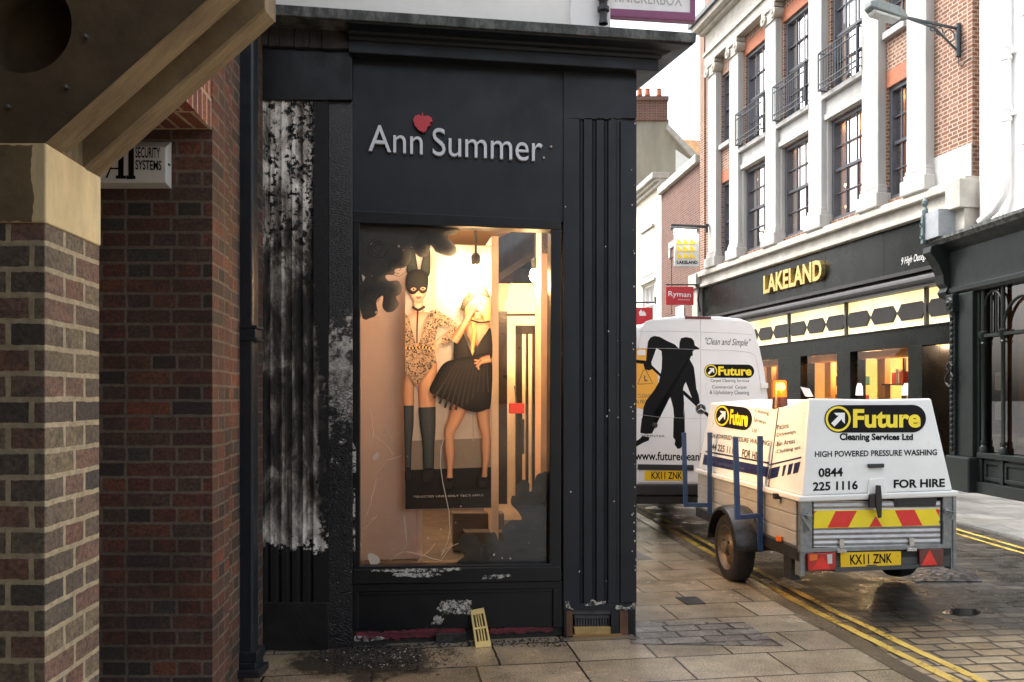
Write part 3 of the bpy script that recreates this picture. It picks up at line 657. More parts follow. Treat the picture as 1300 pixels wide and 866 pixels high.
# side elevation and room behind the window
M_warm = pbr('display_wall', (.62, .40, .27), .7, var=.08, scale=2); M_floor = pbr('display_floor', (.10, .075, .05), .6, var=.3)
cin = corner - AN * .02
m = MB()
for a0, a1, z0, z1 in ((0, .45, 0, 4.4), (.45, 4.6, 0, .6), (.45, 4.6, 3.1, 4.4), (2.3, 2.55, .6, 3.1), (4.6, 6.8, 0, 4.4)):
    p = cin + sdir * a0; q_ = cin + sdir * a1
    m.hexa([V((p.x, p.y, z0)), V((q_.x, q_.y, z0)), V((q_.x, q_.y, z0)) - sn * .2, V((p.x, p.y, z0)) - sn * .2, V((p.x, p.y, z1)), V((q_.x, q_.y, z1)), V((q_.x, q_.y, z1)) - sn * .2, V((p.x, p.y, z1)) - sn * .2])
m.build('side_wall', M_blk2, sh)
m = MB(); p = cin + sdir * .45 - sn * .08; q_ = cin + sdir * 4.6 - sn * .08
m.face([V((p.x, p.y, .6)), V((q_.x, q_.y, .6)), V((q_.x, q_.y, 3.1)), V((p.x, p.y, 3.1))]); m.build('added_side_pane', M_glass, sh)  # unseen side opening, added so warm light reaches the trailer
def inp(t, d, z):   # t metres along the front from its left end, d metres behind it
    b = A.at(325, 505, 0); return V((b.x, b.y, 0)) + t_ * t - AN * d + V((0, 0, z))
zf = A.at(455, 726, 0).z; zcl = 3.42; D = 3.4
m = MB(); 
m.face([inp(.4, .1, zf), inp(2.95, .1, zf), inp(2.7, D, zf), inp(.4, D, zf)]); m.build('room_floor', M_floor, sh)
m = MB(); m.face([inp(.2, .13, zf), inp(.2, D, zf), inp(.2, D, zcl), inp(.2, .13, zcl)]); m.face([inp(.2, D, zf), inp(2.5, D, zf), inp(2.5, D, zcl), inp(.2, D, zcl)]); m.build('room_wall', M_warm, sh)
m = MB(); m.face([inp(.2, .1, zcl), inp(2.6, .1, zcl), inp(1.8, D, zcl), inp(.2, D, zcl)]); m.build('room_ceiling', pbr('room_ceiling', (.6, .46, .30), .8, var=.05), sh)
m = MB(); # back board left of the poster, column at its right, glazed inner doors
IB = Plane(A.p - AN * .42, AN)
m = MB(); m.prism(IB, [(440, 270), (440, 722), (536, 722), (536, 270)], -.03, -.01); m.prism(IB, [(530, 640), (530, 722), (536, 722), (536, 640)], -.03, -.0); m.build('display_board', pbr('pink_board', (.64, .47, .39), .6, var=.05, scale=2), sh)
m = MB(); m.prism(IB, [(624, 300), (624, 688), (633, 688), (633, 300)], -.5, .01); m.build('column', pbr('cream_column', (.75, .55, .36), .6, var=.05), sh)
m = MB(); m.prism(IB, [(687, 270), (686, 720), (712, 720), (712, 270)], -.1, .15); m.build('window_reveal', pbr('peach_reveal', (.68, .44, .30), .6, var=.05), sh)
DB = Plane(A.p - AN * 1.5, AN)
M_bronze = pbr('bronze_frame', (.035, .026, .018), .35, metal=.5, var=.2)
m = MB()
for x0, x1, y0, y1 in ((632, 644, 395, 640), (655, 663, 415, 640), (676, 683, 415, 640), (655, 700, 413, 424), (640, 690, 398, 401), (655, 700, 630, 640), (668, 671, 424, 630)): m.rect(DB, x0, y0, x1, y1, -.05, 0)
m.prism(DB, [(626, 352), (626, 362), (690, 318), (690, 310)], -.03, .0)
m.build('inner_door', M_bronze, sh)
m = MB()
for x in (664, 686): m.cut(); m.tube([DB.at(x, 533, .0), DB.at(x, 533, .07), DB.at(x, 575, .07), DB.at(x, 575, .0)], .014, 8)
m.build('door_handle', M_dark, sh)
m = MB(); m.rect(DB, 628, 360, 700, 660, -.4, -.38); m.build('inner_wall', pbr('shop_wall', (.60, .45, .28), .6, var=.12, scale=5), sh)
m = MB(); m.rect(IB, 575, 652, 640, 700, -.35, -.2); m.cut(); m.rect(IB, 590, 676, 700, 722, -.3, -.02); m.build('display_plinth', pbr('plinth_brown', (.09, .06, .035), .6, var=.2), sh)
m = MB()
m.rect(IB, 458, 284, 473, 316, .2, .3); m.cut(); m.rect(IB, 688, 296, 700, 322, .0, .15); m.build('corner_block', pbr('block_brown', (.05, .035, .025), .6), sh)
# lettering and fruit emblem
M_let = pbr('brushed_letters', (.62, .64, .68), .45, metal=.05, var=.06)
m = MB()
put_text(m, 'Ann', on_plane(A, (468, 192.5), (536.5, 197.5), (536.5, 164), (468, 159.5), .004), .028, bold=-.002, res=5)
put_text(m, 'Summer', on_plane(A, (549, 198.5), (688, 206.5), (688, 172), (549, 163.5), .004), .028, bold=-.002, res=5)
m.build('lettering', M_let, sh)
m = MB(); ap = [(536, 148.5), (532, 145.5), (527, 147), (524.5, 152), (526.5, 159), (531.5, 165), (537, 168), (541, 166), (542.5, 161.5), (543.5, 160), (547.5, 158.5), (545, 155.5), (549, 154), (548, 149.5), (544, 147), (539, 147)]
m.prism(A, ap[::-1][::-1], .01, .035); m.prism(A, [(535, 148), (537.5, 148), (537, 143), (536, 143)], .01, .035); m.build('fruit_emblem', pbr('red_emblem', (.52, .035, .05), .4, var=.08), sh)
m = MB()
for x, y in ((699, 187), (690, 201)): m.cut(); m.lathe(A.at(x, y), AN, [(.008, -.01), (.008, .02), (0, .022)], 8)
m.build('fixing', pbr('brass_fixing', (.5, .42, .3), .5), sh)
# ---------------------------------------------------- things inside or on the window
po = thing('poster', IB.at(570, 640, .05), 'tall poster of a woman in a bunny mask and a woman in a black dress', 'poster')
PP = Plane(A.p - AN * .33, AN)
def pm(name, c, r=.45): return pbr(name, c, r, var=.06, scale=12, spec=.3)
M_skin = pm('printed_skin', (.58, .27, .14)); M_skin2 = pm('printed_pale_skin', (.68, .42, .29)); M_ink = pm('printed_black', (.016, .015, .016)); M_bgp = pm('printed_backdrop', (.60, .53, .47)); M_floorp = pm('printed_floor', (.022, .02, .019))
M_wp = pm('printed_white', (.8, .78, .72)); M_lip = pm('printed_lips', (.55, .08, .1)); M_line = pm('printed_moulding', (.50, .39, .32)); M_boot = pm('printed_grey_boot', (.045, .06, .065)); M_hair = pm('printed_fair_hair', (.75, .48, .16)); M_hat = pm('printed_hat', (.045, .035, .03))
M_shade = pm('printed_grey', (.30, .25, .21))
tl = NT('printed_lace'); nl = tl.noise(tl.co(), 55, 3, .6, dist=1.5); tl.set(Base_Color=tl.ramp(nl, [(.44, (.014, .013, .014)), (.50, (.5, .34, .23))]), Roughness=.45); M_lace = tl.m
M_sks = pm('printed_skin_shadow_tone', (.44, .195, .10)); M_ink2 = pm('printed_charcoal', (.05, .044, .042)); M_hl = pm('printed_pale_tone', (.78, .50, .34))
mats = [M_bgp, M_skin, M_skin2, M_ink, M_floorp, M_wp, M_lip, M_line, M_boot, M_hair, M_lace, M_hat, M_shade, M_sks, M_ink2, M_hl]
BG, SK, SK2, INK, FLR, WH, LIP, LN, BT, HR, LC, HT, SHD, SKS, IN2, HL = range(16)
fig = MB(); lay = [0]
def pol(mi, *pts):
    if mi not in (BG, FLR, SHD, LN) and len(pts) < 20: pts = spline(pts, 3)
    lay[0] += .0004; w = .016 + lay[0]; q = [PP.at(x, y, w) for x, y in pts]
    n = sum((q[i].x - q[0].x) * (q[(i + 1) % len(q)].z - q[0].z) - (q[(i + 1) % len(q)].x - q[0].x) * (q[i].z - q[0].z) for i in range(len(q)))
    fig.face(q if n > 0 else q[::-1], mi)
def ell(mi, cx, cy, rx_, ry, rot=0, n=20): pol(mi, *[(cx + rx_ * math.cos(a) * math.cos(rot) - ry * math.sin(a) * math.sin(rot), cy + rx_ * math.cos(a) * math.sin(rot) + ry * math.sin(a) * math.cos(rot)) for a in [2 * math.pi * k / n for k in range(n)]])
m = MB(); m.prism(PP, [(514, 308), (514, 647), (624, 645), (624, 312)], 0, .012); m.build('card', pbr('poster_card', (.5, .45, .4), .5), po)
pol(BG, (514.5, 309), (514.5, 600), (623.5, 596), (623.5, 313)); pol(FLR, (514.5, 596), (514.5, 646.5), (623.5, 644.5), (623.5, 592))
pol(SHD, (514.5, 560), (514.5, 597), (623.5, 593), (623.5, 556))
for x in (548, 552, 600): pol(LN, (x, 312), (x, 560), (x + 1.2, 560), (x + 1.2, 312))
for y in (470, 474, 500): pol(LN, (553, y), (553, y + 1), (600, y + 1), (600, y))
tn = NT('printed_tone'); at_ = tn.n('Attribute'); at_.attribute_name = 'tone'; tn.set(Base_Color=at_.outputs['Color'], Roughness=.45); tn.b.inputs['Specular IOR Level'].default_value = .3
class CM:
    """printed photograph pieces with a soft tone from middle to rim (ink on the poster)"""
    def __init__(s): s.v = []; s.f = []; s.c = []
    def w(s): lay[0] += .0004; return .016 + lay[0]
    def blob(s, pts, cc, ce, cx=None, cy=None, k=4, mid=.6, mt=.25):
        pts = spline(pts, k); n = len(pts); w = s.w(); cx = sum(p[0] for p in pts) / n if cx is None else cx; cy = sum(p[1] for p in pts) / n if cy is None else cy
        cm = tuple(a * (1 - mt) + b_ * mt for a, b_ in zip(cc, ce)); b0 = len(s.v); s.v.append(PP.at(cx, cy, w)); s.c.append(cc)
        for f, col in ((mid, cm), (1, ce)):
            for x, y in pts: s.v.append(PP.at(cx + (x - cx) * f, cy + (y - cy) * f, w)); s.c.append(col)
        for i in range(n):
            j = (i + 1) % n; s.f += [(b0, b0 + 1 + i, b0 + 1 + j), (b0 + 1 + i, b0 + 1 + n + i, b0 + 1 + n + j, b0 + 1 + j)]
    def limb(s, pts, cc, ce, sh=.15):
        P4 = [];
        for i in range(len(pts) - 1):
            p0, p1, p2, p3 = pts[max(0, i - 1)], pts[i], pts[i + 1], pts[min(len(pts) - 1, i + 2)]
            for j in range(5):
                t = j / 5; P4.append(tuple(.5 * (2 * p1[q] + (p2[q] - p0[q]) * t + (2 * p0[q] - 5 * p1[q] + 4 * p2[q] - p3[q]) * t * t + (3 * p1[q] - p0[q] - 3 * p2[q] + p3[q]) * t ** 3) for q in (0, 1, 2)))
        P4.append(tuple(pts[-1])); w = s.w(); b0 = len(s.v); lv = [(-1, 1), (-.62, .35), (-.1 - sh, 0), (.5, .35), (1, 1.25)]
        for i, (x, y, r) in enumerate(P4):
            a, b_ = P4[max(0, i - 1)], P4[min(len(P4) - 1, i + 1)]; dx, dy = b_[0] - a[0], b_[1] - a[1]; L = math.hypot(dx, dy) or 1; nx, ny = dy / L, -dx / L
            for o, t in lv:
                s.v.append(PP.at(x + nx * r * -o, y + ny * r * -o, w)); s.c.append(tuple(max(0, p * (1 - t) + q * t) for p, q in zip(cc, ce)))
        for i in range(len(P4) - 1):
            for k in range(4): s.f.append((b0 + i * 5 + k, b0 + i * 5 + k + 1, b0 + i * 5 + 5 + k + 1, b0 + i * 5 + 5 + k))
    def build(s, name, par):
        q = MB(); q.v = s.v; q.f = [list(f) for f in s.f]; q.m = [0] * len(s.f); o = q.build(name, tn.m, par)
        at = o.data.color_attributes.new('tone', 'FLOAT_COLOR', 'POINT')
        for i, c in enumerate(s.c): at.data[i].color = (*c, 1)
        return o
cs, ce_ = (.74, .43, .27), (.36, .15, .075); ps, pe = (.80, .56, .44), (.50, .27, .18); bs, be = (.075, .095, .105), (.018, .022, .026); ds, de = (.040, .035, .034), (.010, .009, .009)
g = CM()
# woman one: bunny mask, lace bodysuit, long grey boots
for ex in ((519, 322, 516, 344, 524, 352, 531, 350, 527, 320, 523, 314), (539, 318, 533, 348, 541, 352, 546, 346, 546, 318, 543, 312)): g.blob([(ex[i], ex[i + 1]) for i in range(0, 12, 2)], (.05, .06, .06), (.008, .008, .009))
g.limb([(521, 470, 6), (519, 492, 7), (519, 512, 6.5), (519, 524, 6)], cs, ce_); g.limb([(546, 458, 9), (543, 485, 11.5), (542, 506, 11), (542, 524, 10)], cs, ce_)
g.limb([(519, 515, 6.4), (519, 540, 6), (518, 565, 4.6), (518, 596, 3.8)], bs, be); g.limb([(542, 517, 11), (543, 540, 10), (544, 566, 7.5), (544, 580, 7.2), (544, 598, 6.6)], bs, be)
g.blob([(514.5, 596), (520, 594), (524, 604), (522, 612), (514.5, 612)], ds, de); g.blob([(537, 596), (551, 595), (552, 604), (547, 613), (538, 614), (534, 606)], ds, de)
g.limb([(531, 378, 6), (531, 390, 6), (531, 400, 9)], ps, pe); g.blob([(518, 400), (531, 396), (546, 398), (549, 412), (541, 430), (531, 446), (522, 430), (517, 412)], ps, pe)
g.blob([(519, 352), (518.5, 366), (521.5, 376), (527, 383.5), (531, 385.5), (535, 383.5), (540.5, 375), (543, 365), (542.5, 352), (531, 346)], ps, pe)
g.blob([(516, 350), (515, 363), (519.5, 372), (526, 373.5), (531, 370), (536, 373), (541.5, 370), (543.5, 361), (543, 349), (537, 343), (531, 342), (523, 343)], (.035, .035, .037), (.008, .008, .009))
for ex_, ey_ in ((525, 367.3), (537, 366.6)): g.blob([(ex_ - 3.8, ey_), (ex_, ey_ - 2.3), (ex_ + 3.8, ey_ - .3), (ex_, ey_ + 2.2)], ps, pe); g.blob([(ex_ - 1.4, ey_), (ex_, ey_ - 1.3), (ex_ + 1.4, ey_), (ex_, ey_ + 1.3)], de, de)
g.blob([(527.8, 377.4), (530, 376.2), (531.5, 376.7), (533, 376.2), (535.2, 377.2), (531.5, 380)], (.62, .14, .15), (.42, .06, .08)); g.blob([(530, 371.5), (531.5, 369), (533, 371.5), (531.5, 373.4)], ps, pe)
g.limb([(523.5, 389.5, 1.6), (531, 393.5, 1.7), (539.5, 389, 1.6)], ds, de); g.limb([(530.5, 394, .9), (529.6, 415, .9), (529.4, 436, .8)], ds, de)
g.limb([(578, 416, 3.4), (568, 425, 3.2), (559, 432, 3.4), (553, 438, 3.2)], ps, pe)
for fx, fy in ((548, 452), (550, 453), (552.5, 452), (555, 449)): g.limb([(554, 437, 1.6), (fx + 1, 444, 1.3), (fx, fy, .8)], ps, pe)
g.build('printed_figure', po)
pol(LC, (514.5, 402), (514.5, 470), (519, 478), (526, 487), (530, 489), (538, 478), (549, 466), (554, 457), (551, 440), (555, 420), (556, 402), (549, 394), (544, 400), (534, 430), (529, 441), (526, 430), (519, 404), (516, 400))
pol(LC, (552, 393), (562, 398), (576, 407), (580, 413), (570, 415), (556, 412)); pol(LC, (578, 413), (566, 424), (560, 431), (565, 438), (573, 430), (580, 420))
for i in range(17): ell(INK if i % 2 else HR, 516 + i * 2.1, 441.5 + .6 * math.sin(i * .5), 1.5, 1.7)
# woman two: wide hat, black dress, bare legs
g = CM()
g.limb([(585, 512, 10), (578, 532, 8.6), (571, 547, 6.6), (570.5, 558, 6.0), (571, 570, 6.6), (571.5, 584, 5), (571, 598, 3.6), (571, 607, 4.4)], cs, ce_); g.limb([(613, 514, 8.5), (614, 535, 7.6), (617, 553, 5.8), (617, 566, 5.8), (617, 580, 4.8), (615.5, 596, 3.4), (615, 606, 4)], cs, ce_)
g.blob([(563, 600), (560, 617), (566, 622), (575, 621), (579, 606), (574, 611), (569, 611)], ds, de); g.blob([(608, 600), (606, 616), (612, 620), (619, 618), (621, 602), (617, 610), (612, 610)], ds, de)
g.limb([(606, 394, 5), (606, 404, 5.5), (606, 410, 11)], cs, ce_); g.blob([(592, 410), (606, 404), (620, 408), (622, 424), (606, 440), (593, 426)], cs, ce_)
g.blob([(592, 372), (597, 366), (610, 366), (620, 376), (623, 400), (618, 412), (613, 400), (600, 400), (594, 410), (590, 392)], (.80, .56, .26), (.36, .20, .06))
g.blob([(599, 378), (598.5, 388), (602, 397), (606.5, 400.5), (611, 397), (614, 388), (613.5, 378), (606, 373)], ps, pe)
g.blob([(604, 395), (606.5, 394), (609, 395), (606.5, 397)], (.6, .12, .12), (.4, .05, .06))
for ex_ in (603, 610): g.blob([(ex_ - 2, 386), (ex_, 384.8), (ex_ + 2, 386), (ex_, 387)], de, (.25, .12, .08))
g.blob([(585, 392), (588, 380), (596, 373), (604, 372), (602, 378), (594, 386), (589, 394)], (.09, .07, .055), (.02, .016, .013)); g.blob([(594, 378), (596, 366), (604, 361), (615, 363), (620, 372), (621, 378), (610, 374), (602, 375)], (.09, .07, .055), (.02, .016, .013))
g.limb([(599, 403, 2.6), (602, 420, 3), (600, 440, 2.6), (597.5, 458, .8)], (.80, .54, .22), (.40, .22, .06)); g.limb([(598, 406.5, 1.1), (610, 409.5, 1.2), (622, 408, 1.1)], ds, de)
g.blob([(589, 424), (582, 420), (577, 424), (576, 440), (578, 460), (600, 466), (623.3, 460), (623.3, 418), (616, 424), (606, 440), (597, 458), (593, 440)], ds, de, 600, 452)
g.blob([(578, 456), (563, 462), (553, 478), (545, 496), (556, 503), (572, 511), (590, 520), (606, 523), (617, 520), (623.3, 512), (623.3, 452), (600, 452)], ds, de, 596, 470)
for k in range(11):
    x0_, x1_ = 581 + k * 3.7, 551 + k * 6.9; y1_ = 498 + 23 * math.sin(math.pi * min(1, (k + 1) / 9)); g.limb([(x0_, 458, .5), (x0_ * .5 + x1_ * .5, 482, 1.0), (x1_, y1_, 1.6)], (.065, .058, .056), (.02, .018, .018))
g.limb([(593, 408, 5), (584, 421, 5.2), (577, 432, 5)], cs, ce_); g.limb([(576.5, 434, 4.8), (585, 421, 4.4), (594, 404, 3.6), (601, 392, 3)], cs, ce_)
for fx, fy in ((598, 384), (600.5, 382), (603, 382.5), (605, 385)): g.limb([(601, 393, 1.5), (fx + .5, 388, 1.3), (fx, fy, .8)], cs, ce_)
g.limb([(622.5, 455, 5), (614, 457, 4.6), (610, 459, 4)], cs, ce_)
for fx, fy in ((602, 457), (602, 461.5), (604.5, 466), (608, 469.5)): g.limb([(612, 459, 2), (607, (459 + fy) / 2, 1.6), (fx, fy, .9)], cs, ce_)
g.build('printed_figure', po)
fig.build('printed_picture', mats, po)
m = MB(); put_text(m, "*SELECTED LINES ONLY T&C'S APPLY", on_plane(PP, (525, 632), (614, 630), (614, 627.3), (525, 629.3), .03), .0005, bold=.01, sp=1.15); m.build('lettering', M_wp, po)
cb = MB(); cb.tube([A.at(x, y, -.09) for x, y in ((564, 556), (560, 568), (559, 590), (562, 612), (566, 630), (570, 650), (571, 670), (569, 685), (565, 698), (560, 706))], .0035, 6)
tag(cb.build('cable', M_whitep, origin=A.at(560, 706, -.09)), 'thin white cable hanging in front of the poster in the shop window', 'cable')
M_dec = pbr('dark_vinyl', (.05, .047, .042), .6, var=.15, scale=9); M_dec2 = pbr('dark_vinyl_line', (.065, .058, .048), .6)
def decal(pts, lines, label, mv):
    o = thing('flower_sticker', A.at(*pts[0], -.06), label, 'sticker', 'black flower stickers on the shop window')
    m = MB(); m.prism(A, spline(pts, 4), -.064, -.062); m.build('vinyl', mv, o)
    m = MB()
    for cx, cy, r in lines:
        for rr_, a0 in ((r, 0), (r * .68, 1.3), (r * .38, 2.9)):
            m.tube([A.at(cx + rr_ * math.cos(a0 + k * .35), cy + rr_ * .95 * math.sin(a0 + k * .35) * (1 + .06 * math.sin(k * 2)), -.062) for k in range(14)], .0018, 4)
    m.build('petal_line', M_dec2, o)
z1 = lambda l: [(450 + x / 5.777, 270 + y / 5.777) for x, y in l]
decal(z1([(42, 70), (45, 720), (125, 770), (170, 730), (160, 650), (210, 610), (205, 690), (240, 730), (290, 720), (325, 670), (305, 620), (330, 600), (350, 555), (320, 500), (250, 500), (230, 460), (290, 455), (300, 415), (370, 400), (415, 340), (415, 250), (440, 290), (480, 325), (540, 310), (560, 240), (600, 290), (690, 320), (740, 300), (745, 250), (680, 175), (745, 155), (700, 95)]), [(480, 315, 13), (505, 340, 11), (472, 375, 11), (540, 305, 12)], 'black flower sticker in the top left corner of the lit shop window', pbr('sheen_grey_vinyl', (.13, .125, .118), .6, var=.15, scale=9))  # black vinyl drawn greyer: its reflection is put into the colour
z4 = lambda l: [(450 + x / 5, 560 + y / 5) for x, y in l]
decal(z4([(660, 640), (670, 700), (720, 720), (660, 760), (690, 795), (1238, 795), (1238, 250), (1185, 205), (1150, 230), (1140, 300), (1110, 320), (1110, 270), (1070, 245), (1025, 290), (1030, 345), (1000, 350), (995, 400), (1040, 450), (1060, 500), (990, 505), (940, 560), (945, 600), (920, 640), (890, 580), (840, 600), (830, 650), (805, 655), (760, 600), (690, 595)]), [(652, 678, 12), (665, 702, 13), (685, 665, 11), (620, 700, 10), (688, 630, 9), (600, 690, 7)], 'black rose sticker in the bottom right corner of the lit shop window', M_dec)
# spot lamps
M_bulb = emis('lamp_glow', (1.0, .74, .42), 40)
def spot(px, py, d, label, en):
    c = A.at(px, py, -d); o = thing('spot_lamp', c, label, 'spot lamp', 'spot lamps inside the burnt shop')
    m = MB(); m.lathe(c + V((0, 0, .10)), (0, 0, 1), [(.034, -.055), (.036, .02), (.02, .04), (0, .04)], 16); m.tube([c + V((0, 0, .12)), V((c.x, c.y, zcl))], .01, 6); m.build('lamp_shade', M_dark, o)
    m = MB(); m.lathe(c, (0, 0, 1), [(0, -.055), (.03, -.048), (.05, -.01), (.045, .03), (.03, .055), (0, .06)], 16); m.build('bulb', M_bulb, o, smooth=True)
    lamp('lamp_light', 'POINT', c - V((0, 0, .085)) - AN * .01, en, (1, .62, .28), o, .05)
spot(604, 345, .23, 'glowing spot lamp just above the hat on the poster', 13); spot(680, 350, .5, 'glowing spot lamp to the right of the poster, before the inner doors', 9)
lamp('room_light', 'AREA', inp(1.3, 1.2, 3.38), 14, (1, .79, .58), sh, .9)
lamp('display_light', 'AREA', inp(1.15, .22, 3.3), 3.5, (1, .79, .58), sh, .25)
for a0 in (1.5,):
    p = cin + sdir * a0 - sn * .5; lamp('added_trailer_light', 'AREA', V((p.x, p.y, 2.5)), 15, (1, .58, .26), sh, .9, rot=(-sn + V((0, 0, .25))).to_track_quat('Z', 'Y').to_euler())  # unseen warm lamp added to tint the near side of the trailer
rb = thing('red_box', DB.at(657, 520, .05), 'small red box hung beside the inner glazed doors', 'box'); m = MB(); m.rect(DB, 647, 512, 666, 525, .04, .1); m.build('case', pbr('red_plastic', (.5, .03, .02), .4), rb, bevel=.005); m = MB(); m.tube([DB.at(656, 513, .07), DB.at(653, 490, .02)], .006, 6); m.build('hook', M_dark, rb)
# ---------------------------------------------------- rubbish at the foot of the front
vg = thing('vent_grille', gp(611, 822), 'yellowed slotted vent grille leaning against the foot of the shop front', 'grille')
b0, b1 = gp(604, 823), gp(624, 821); t0, t1 = A.at(597, 775, .0), A.at(614, 771.5, .0)
M_vent = pbr('yellowed_plastic', (.62, .47, .16), .5, var=.15, scale=14, dirt=.3, dirtcol=(.3, .17, .03)); nv = (b1 - b0).cross(t0 - b0).normalized()
def vq(u0, u1, v0, v1): 
    P_ = lambda u, v: (b0 * (1 - u) + b1 * u) * (1 - v) + (t0 * (1 - u) + t1 * u) * v
    return [P_(u0, v0), P_(u1, v0), P_(u1, v1), P_(u0, v1)]
m = MB(); cells = [(0, 1, 0, .16), (0, 1, .47, .53), (0, 1, .86, 1), (0, .14, .16, .47), (.86, 1, .16, .47), (0, .14, .53, .86), (.86, 1, .53, .86)]
for k in range(3):
    u = .14 + .72 * (k + 1) / 4; cells += [(u - .045, u + .045, .16, .47), (u - .045, u + .045, .53, .86)]
for c in cells: q = vq(*c); m.loft([p + nv * .004 for p in q], [p - nv * .012 for p in q])
m.build('slotted_face', M_vent, vg, bevel=.002)
m = MB(); q = vq(.1, .9, .14, .88); m.loft([p - nv * .013 for p in q], [p - nv * .03 for p in q]); m.build('back_box', pbr('vent_inside', (.05, .035, .015), .7), vg)
bk = MB(); q = [gp(553, 817), gp(591, 815), gp(590, 812), gp(553, 813)]; q = [V((p.x, p.y, 0)) for p in (gp(553, 817), gp(591, 815))]; q += [q[1] + V((.01, .1, 0)), q[0] + V((0, .1, 0))]
bk.loft([p + V((0, 0, .065)) for p in q], q); o = bk.build('charred_block', pbr('charred_block', (.035, .033, .03), .9, var=.5, scale=30, bump=.6), origin=q[0], bevel=.006); tag(o, 'charred grey block lying under the window against the red skirting', 'block')
ash = MB(); rnd = random.Random(5)
for _ in range(2600):
    px = rnd.gauss(478, 40); py = rnd.gauss(834, 8)
    if rnd.random() < .3: px = rnd.uniform(440, 720); py = rnd.uniform(810, 822)
    if not 395 < px < 725 or py < 808: continue
    p = gp(px, py); s_ = rnd.uniform(.002, .008) * (1.8 if rnd.random() < .06 else 1); a = rnd.uniform(0, 6)
    if (p - A.p).dot(AN) < .02: continue
    ax = V((math.cos(a), math.sin(a), rnd.uniform(-.3, .3))) * s_; ay = V((-math.sin(a), math.cos(a), rnd.uniform(-.3, .3))) * s_ * rnd.uniform(.4, 1); az = V((0, 0, s_ * .6))
    p += V((0, 0, .004))
    ash.hexa([p - ax - ay, p + ax - ay, p + ax * .7 + ay, p - ax + ay, p - ax * .8 - ay * .7 + az, p + ax * .6 - ay + az, p + ax * .7 + ay * .8 + az, p - ax * .6 + ay + az], 1 if rnd.random() < .06 else 0)
tag(ash.build('ash_heap', [pbr('ash', (.028, .026, .024), .9, var=.6, scale=40, bump=.5), pbr('pale_ash', (.3, .27, .22), .9)]), 'heap of black ash and cinders on the paving below the charred pilaster', 'ash', kind='stuff')
# ---------------------------------------------------- hanging sign and corner rainwater pipe above the cornice
ks = thing('hanging_sign', V((.9, 6.6, 4.9)), 'purple framed white hanging sign over the black cornice', 'sign'); KP = Plane((0, 6.7, 0), (.03, -1, 0))
m = MB(); m.prism(KP, [(770, -60), (770, 20), (883, 27), (883, -60)], -.06, -.02); m.build('board', pm('sign_white', (.8, .8, .79)), ks)
M_pur = pbr('purple_paint', (.22, .055, .14), .4, var=.06); m = MB()
m.prism(KP, [(770, 10), (770, 20), (883, 27), (883, 16)], -.07, 0); m.prism(KP, [(877, -60), (877, 17), (883, 17), (883, -60)], -.07, 0); m.prism(KP, [(770, -60), (770, 11), (775, 11), (775, -60)], -.07, 0); m.build('sign_frame', M_pur, ks, bevel=.006)
m = MB(); put_text(m, 'KNICKERBOX', on_plane(KP, (781, 2.5), (866, 8), (866, -7), (781, -12), -.018), .001); m.build('lettering', pm('sign_grey', (.42, .42, .42)), ks)
m = MB(); m.tube([KP.at(773, 5, -.04), uc + sdir * .5 + V((0, 0, 4.85))], .015, 8); m.build('bracket', M_dark, ks)
rp = thing('rainwater_pipe', A.at(766, 24, .05), 'short dark ribbed rainwater pipe on the white corner beside the purple sign', 'pipe')
c = A.at(766, 27, .07); m = MB(); m.lathe(c, (0, 0, 1), [(.035, -.02), (.028, .02), (.03, .06), (.045, .075), (.045, .1), (.03, .115), (.032, .15), (.046, .165), (.032, .185), (.046, .21), (.034, .23), (.034, .45)], 16); m.build('pipe', M_dark, rp, smooth=True)
m = MB(); m.tube([c + V((0, 0, .3)), c + V((0, 0, .3)) - AN * .12], .012, 6); m.build('clip', M_dark, rp)
# ------------------------------------------------------------------ van and trailer
def plane3(a, b, c):
    n = (b - a).cross(c - a).normalized()
    if n.dot(EYE - a) < 0: n = -n
    return Plane(a, n)
M_vanw = pbr('van_white', (.80, .825, .85), .35, var=.03, scale=2, coat=.2, dirt=.12, dirtcol=(.55, .54, .52))
M_grp = pbr('lid_white', (.78, .80, .78), .35, var=.04, scale=3, coat=.2, dirt=.12, dirtcol=(.45, .42, .36))
M_seam = pbr('seam_shadow_gap', (.10, .105, .11), .6); M_blackp = pbr('black_plastic', (.022, .022, .024), .55, var=.2, scale=20, bump=.05)
M_mud = pbr('mudguard_plastic', (.02, .022, .026), .32, var=.4, scale=26, bump=.12)
M_orange = pbr('orange_print', (.85, .42, .04), .4, var=.06); M_navy = pbr('navy_print', (.012, .016, .07), .4, var=.1); M_arrow = pbr('white_print', (.85, .85, .84), .4, var=.02)
M_redl = pbr('red_lens', (.42, .012, .012), .2, var=.2, coat=.6); M_redt = pbr('red_reflector', (.75, .02, .015), .25, var=.1, coat=.5); M_amb = pbr('amber_lens', (.75, .16, .01), .25, coat=.4); M_clear = pbr('clear_lens', (.6, .6, .6), .15, coat=.5)
def strip_fn(fn): return fn
